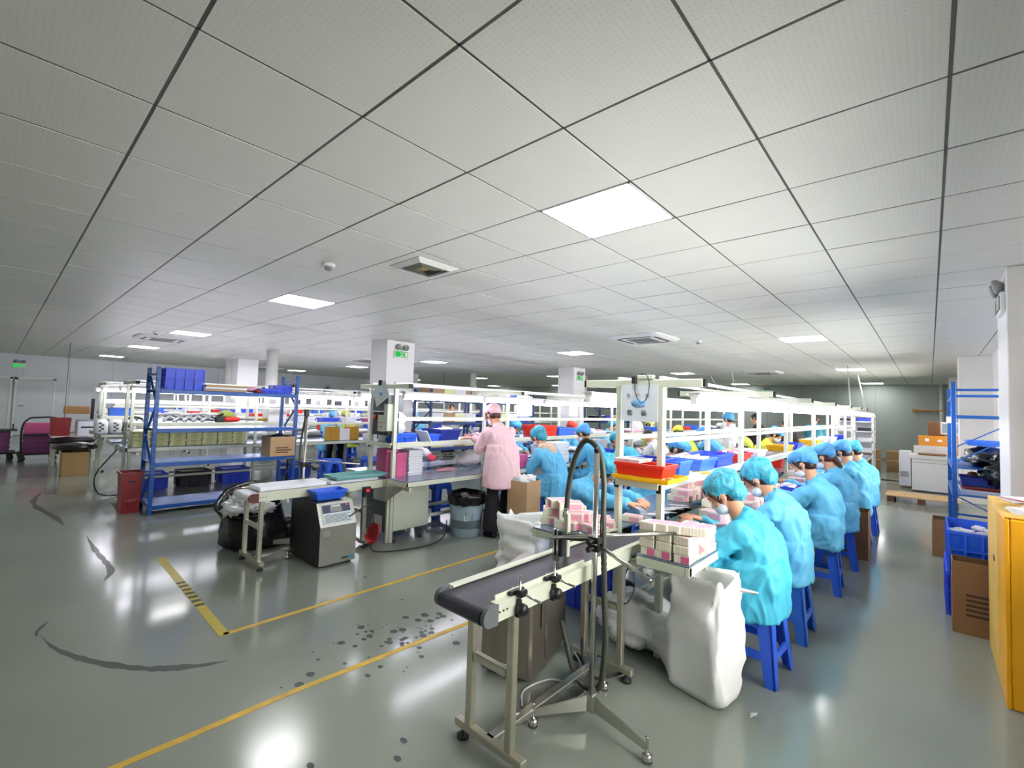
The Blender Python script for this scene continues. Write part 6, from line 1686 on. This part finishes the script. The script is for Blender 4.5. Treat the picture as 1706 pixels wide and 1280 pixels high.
part('side_cabinet', M_whtray, t, lambda b: b.box(-.58, -.38, .35, .9, .05, .80, ch=.008))
part('vent', M_grid, t, lambda b: [b.box(-.56, -.42, .342, .35, .25+.02*k, .26+.02*k) for k in range(6)])
part('monitor', M_white, t, lambda b: b.box(.10, .40, .48, .62, 1.20, 1.46, ch=.01))
part('screen', M_screen, t, lambda b: b.box(.13, .37, .474, .48, 1.23, 1.43))
part('monitor_stand', M_grid, t, lambda b: b.box(.2, .3, .5, .6, 1.16, 1.2))
cardboard('carton_box', .10, 13.8, .26, .26, .30, 'brown carton behind the monitor on the orange machine', z=1.162, m=M_cardd, open_=False)
for i, (x, y, w_, h, lb) in enumerate(((-1.55, 17.0, 1.0, .62, 'left cardboard panel leaning at the far wall'), (-.55, 17.05, .75, .60, 'right cardboard panel leaning at the far wall'), (-2.1, 18.2, .9, .75, 'wide cardboard sheet behind the leaning panels'))):
    t = empty('cardboard_panel', (x, y, 0), lb, 'cardboard'); part('sheet', mat('olive_card', '#7d6440', .8, var=.08), t, lambda b: b.box(-w_/2, w_/2, 0, .05, 0, h, ch=.004)); part('frame_edge', M_cardl, t, lambda b: (b.box(-w_/2, w_/2, -.01, 0, h-.03, h), b.box(-w_/2, w_/2, -.01, 0, h*.5, h*.5+.02)))
t = empty('far_table', (-1.55, 14.6, 0), 'steel table with white boards before the cardboard panels', 'table')
part('table_top', M_worktop, t, lambda b: b.box(-.4, .5, -.4, .9, .68, .72, ch=.005)); [part('leg', M_steeld, t, lambda b: b.box(x-.03, x+.03, y-.03, y+.03, 0, .68)) for x in (-.35, .45) for y in (-.35, .85)]
part('board', M_paper, t, lambda b: b.box(-.3, .4, -.3, .6, .722, .76, ch=.006))
o = part('orange_bar', M_orange, None, lambda b: (b.box(-.42, .5, -.08, 0, 1.80, 1.84, ch=.006), b.box(-.46, -.38, -.09, .0, 1.77, 1.86, ch=.01)), (0, Y1-.02, 0)); tag(o, 'orange bar fixed on the far wall at the right', 'bar')
t = empty('wall_conduit', (.30, Y1-.05, 0), 'pale vertical pipe near the far right corner', 'pipe'); part('pipe', M_white, t, lambda b: b.cyl((0, 0, 0), (0, 0, CZ), .05, 12)); part('clip', M_grid, t, lambda b: [b.box(-.06, .06, -.02, .05, z, z+.04) for z in (.6, 1.4, 2.2)])
# white shelf unit at the end of the first bench
t = empty('white_shelf_unit', (-1.62, 13.0, 0), 'open white shelf unit with papers beyond the end of the right bench', 'shelf')
for (x, y) in ((0, 0), (.66, 0), (0, .4), (.66, .4)): part('post', M_white, t, lambda b: b.box(x, x+.04, y, y+.04, 0, 1.56))
for z in (.75, .98, 1.2, 1.42, 1.54): part('shelf', M_white, t, lambda b: b.box(0, .7, 0, .44, z-.02, z))
part('mid_post', M_white, t, lambda b: b.box(.33, .37, 0, .04, .75, 1.54))
for i, z in enumerate((.752, .982, 1.202, 1.422)):
    part('back_board', M_grid if False else M_whtray, t, lambda b: b.box(.02, .68, .41, .43, z, z+.18))
    for k in range(2):
        o = part('paper_stack', (M_crate, M_whtray, M_paper, M_dark)[(i+k) % 4], None, lambda b: b.box(-.12, .12, -.1, .12, 0, .05+.02*k), (-1.43+.33*k, 13.2, z)); tag(o, '%s stack on the %s shelf of the white shelf unit' % (('left', 'right')[k], ORD[i]), 'stack')
for i, (x, y) in enumerate(((-1.15, 9.2), (-1.12, 10.1), (-1.15, 10.9), (-1.12, 11.7))):
    bin_box('parts_bin', (M_yg, M_whtray, M_crate, M_paper)[i], x, y, TZ+.001, .2, .3, .07, '%s bin past the rearmost worker on the right bench' % ORD[i])
for i, (x, y) in enumerate(((-2.15, 3.15),)):
    bin_box('blue_crate', M_crate, x+.1, y, .001, .36, .34, .26, 'blue crate on the floor beneath the near bench behind the steel cabinet', 'crate', ribs=3)

# ------------------------------------------------------------------ goods on the far benches
def clutter(xc, ys, z, w_, where, seed, kinds, hs=(.06, .16), ly=.34):
    r2 = random.Random(seed)
    for i, y in enumerate(ys):
        k = kinds[r2.randrange(len(kinds))]; h = r2.uniform(*hs); nm, mm = k
        lb = '%s %s from the near end, %s' % (ORD[i], nm.replace('_', ' ').split(':')[0], where)
        if nm == 'bundle':
            b = MB(); crumple(b, (0, 0, 0), .13, seed+i, 14, 9, (1, 1.3, h*4), .35); o = b.build('bundle', mm, None, (xc+r2.uniform(-.04, .04), y, z+h*.5)); tag(o, lb, 'bundle', 'goods '+where)
        else:
            bin_box('parts_bin', mm, xc+r2.uniform(-.03, .03), y+r2.uniform(-.04, .04), z, w_, ly*r2.uniform(.7, 1.05), h, lb, 'bin', group='goods '+where)
W_ = [('white bin', M_whtray), ('blue bin', M_crate), ('bundle', M_sack), ('white bin', M_paper), ('bundle', M_whtray), ('pale blue bin', M_binl), ('red bin', M_red), ('cream bin', M_cream)]
clutter(-9.2, ys_(6.8, 10, .55), zs, .28, 'right part of the steel bench shelf', 3, W_)
clutter(-9.72, ys_(1.6, 14, .6), zz, .26, 'rear worktop of the steel bench', 5, W_, (.08, .2))
clutter(-8.62, ys_(10.1, 6, .55), zz, .26, 'far front worktop of the steel bench', 15, W_)
clutter(-11.98, ys_(1.7, 15, .62), SZ+.002, .28, 'shelf of bench left of red bin', 7, W_)
clutter(-11.5, ys_(2.6, 14, .62), .742, .26, 'worktop of bench left of red bin', 8, W_, (.08, .2))
clutter(-14.78, ys_(2.1, 12, .7), SZ+.002, .28, 'shelf of the second far bench', 9, W_)
clutter(-14.3, ys_(2.0, 12, .7), .742, .28, 'worktop of the second far bench', 10, W_, (.1, .22))
clutter(-17.4, ys_(2.4, 8, .75), SZ+.002, .26, 'shelf of the leftmost far bench', 11, W_)
clutter(-17.0, ys_(2.4, 8, .75), .742, .26, 'worktop of the leftmost far bench', 12, W_)
clutter(-4.95, ys_(4.7, 12, .85), TZ+.002, .28, 'left worktop, second bench', 13, W_, (.08, .2))
clutter(-4.12, ys_(7.0, 9, .9), TZ+.002, .2, 'worktop beyond the masked worker', 14, W_)
clutter(-4.52, ys_(12.0, 5, .7), SZ+.002, .3, 'far shelf of the second bench', 16, W_)
clutter(-1.76, ys_(6.7, 8, .7), TZ+.002, .2, 'far left worktop, rightmost bench', 17, W_)
for i in range(6):
    x = -7.1+.55*(i % 2); y = 9.6+.35*(i//2)
    cardboard('carton_box', -6.9-.5*(i % 2), 9.7+.6*(i//2), .38, .42, .34+.06*(i % 3), '%s closed carton on the floor beyond the navy racks' % ORD[i], m=(M_card, M_cardl)[i % 2], open_=False)
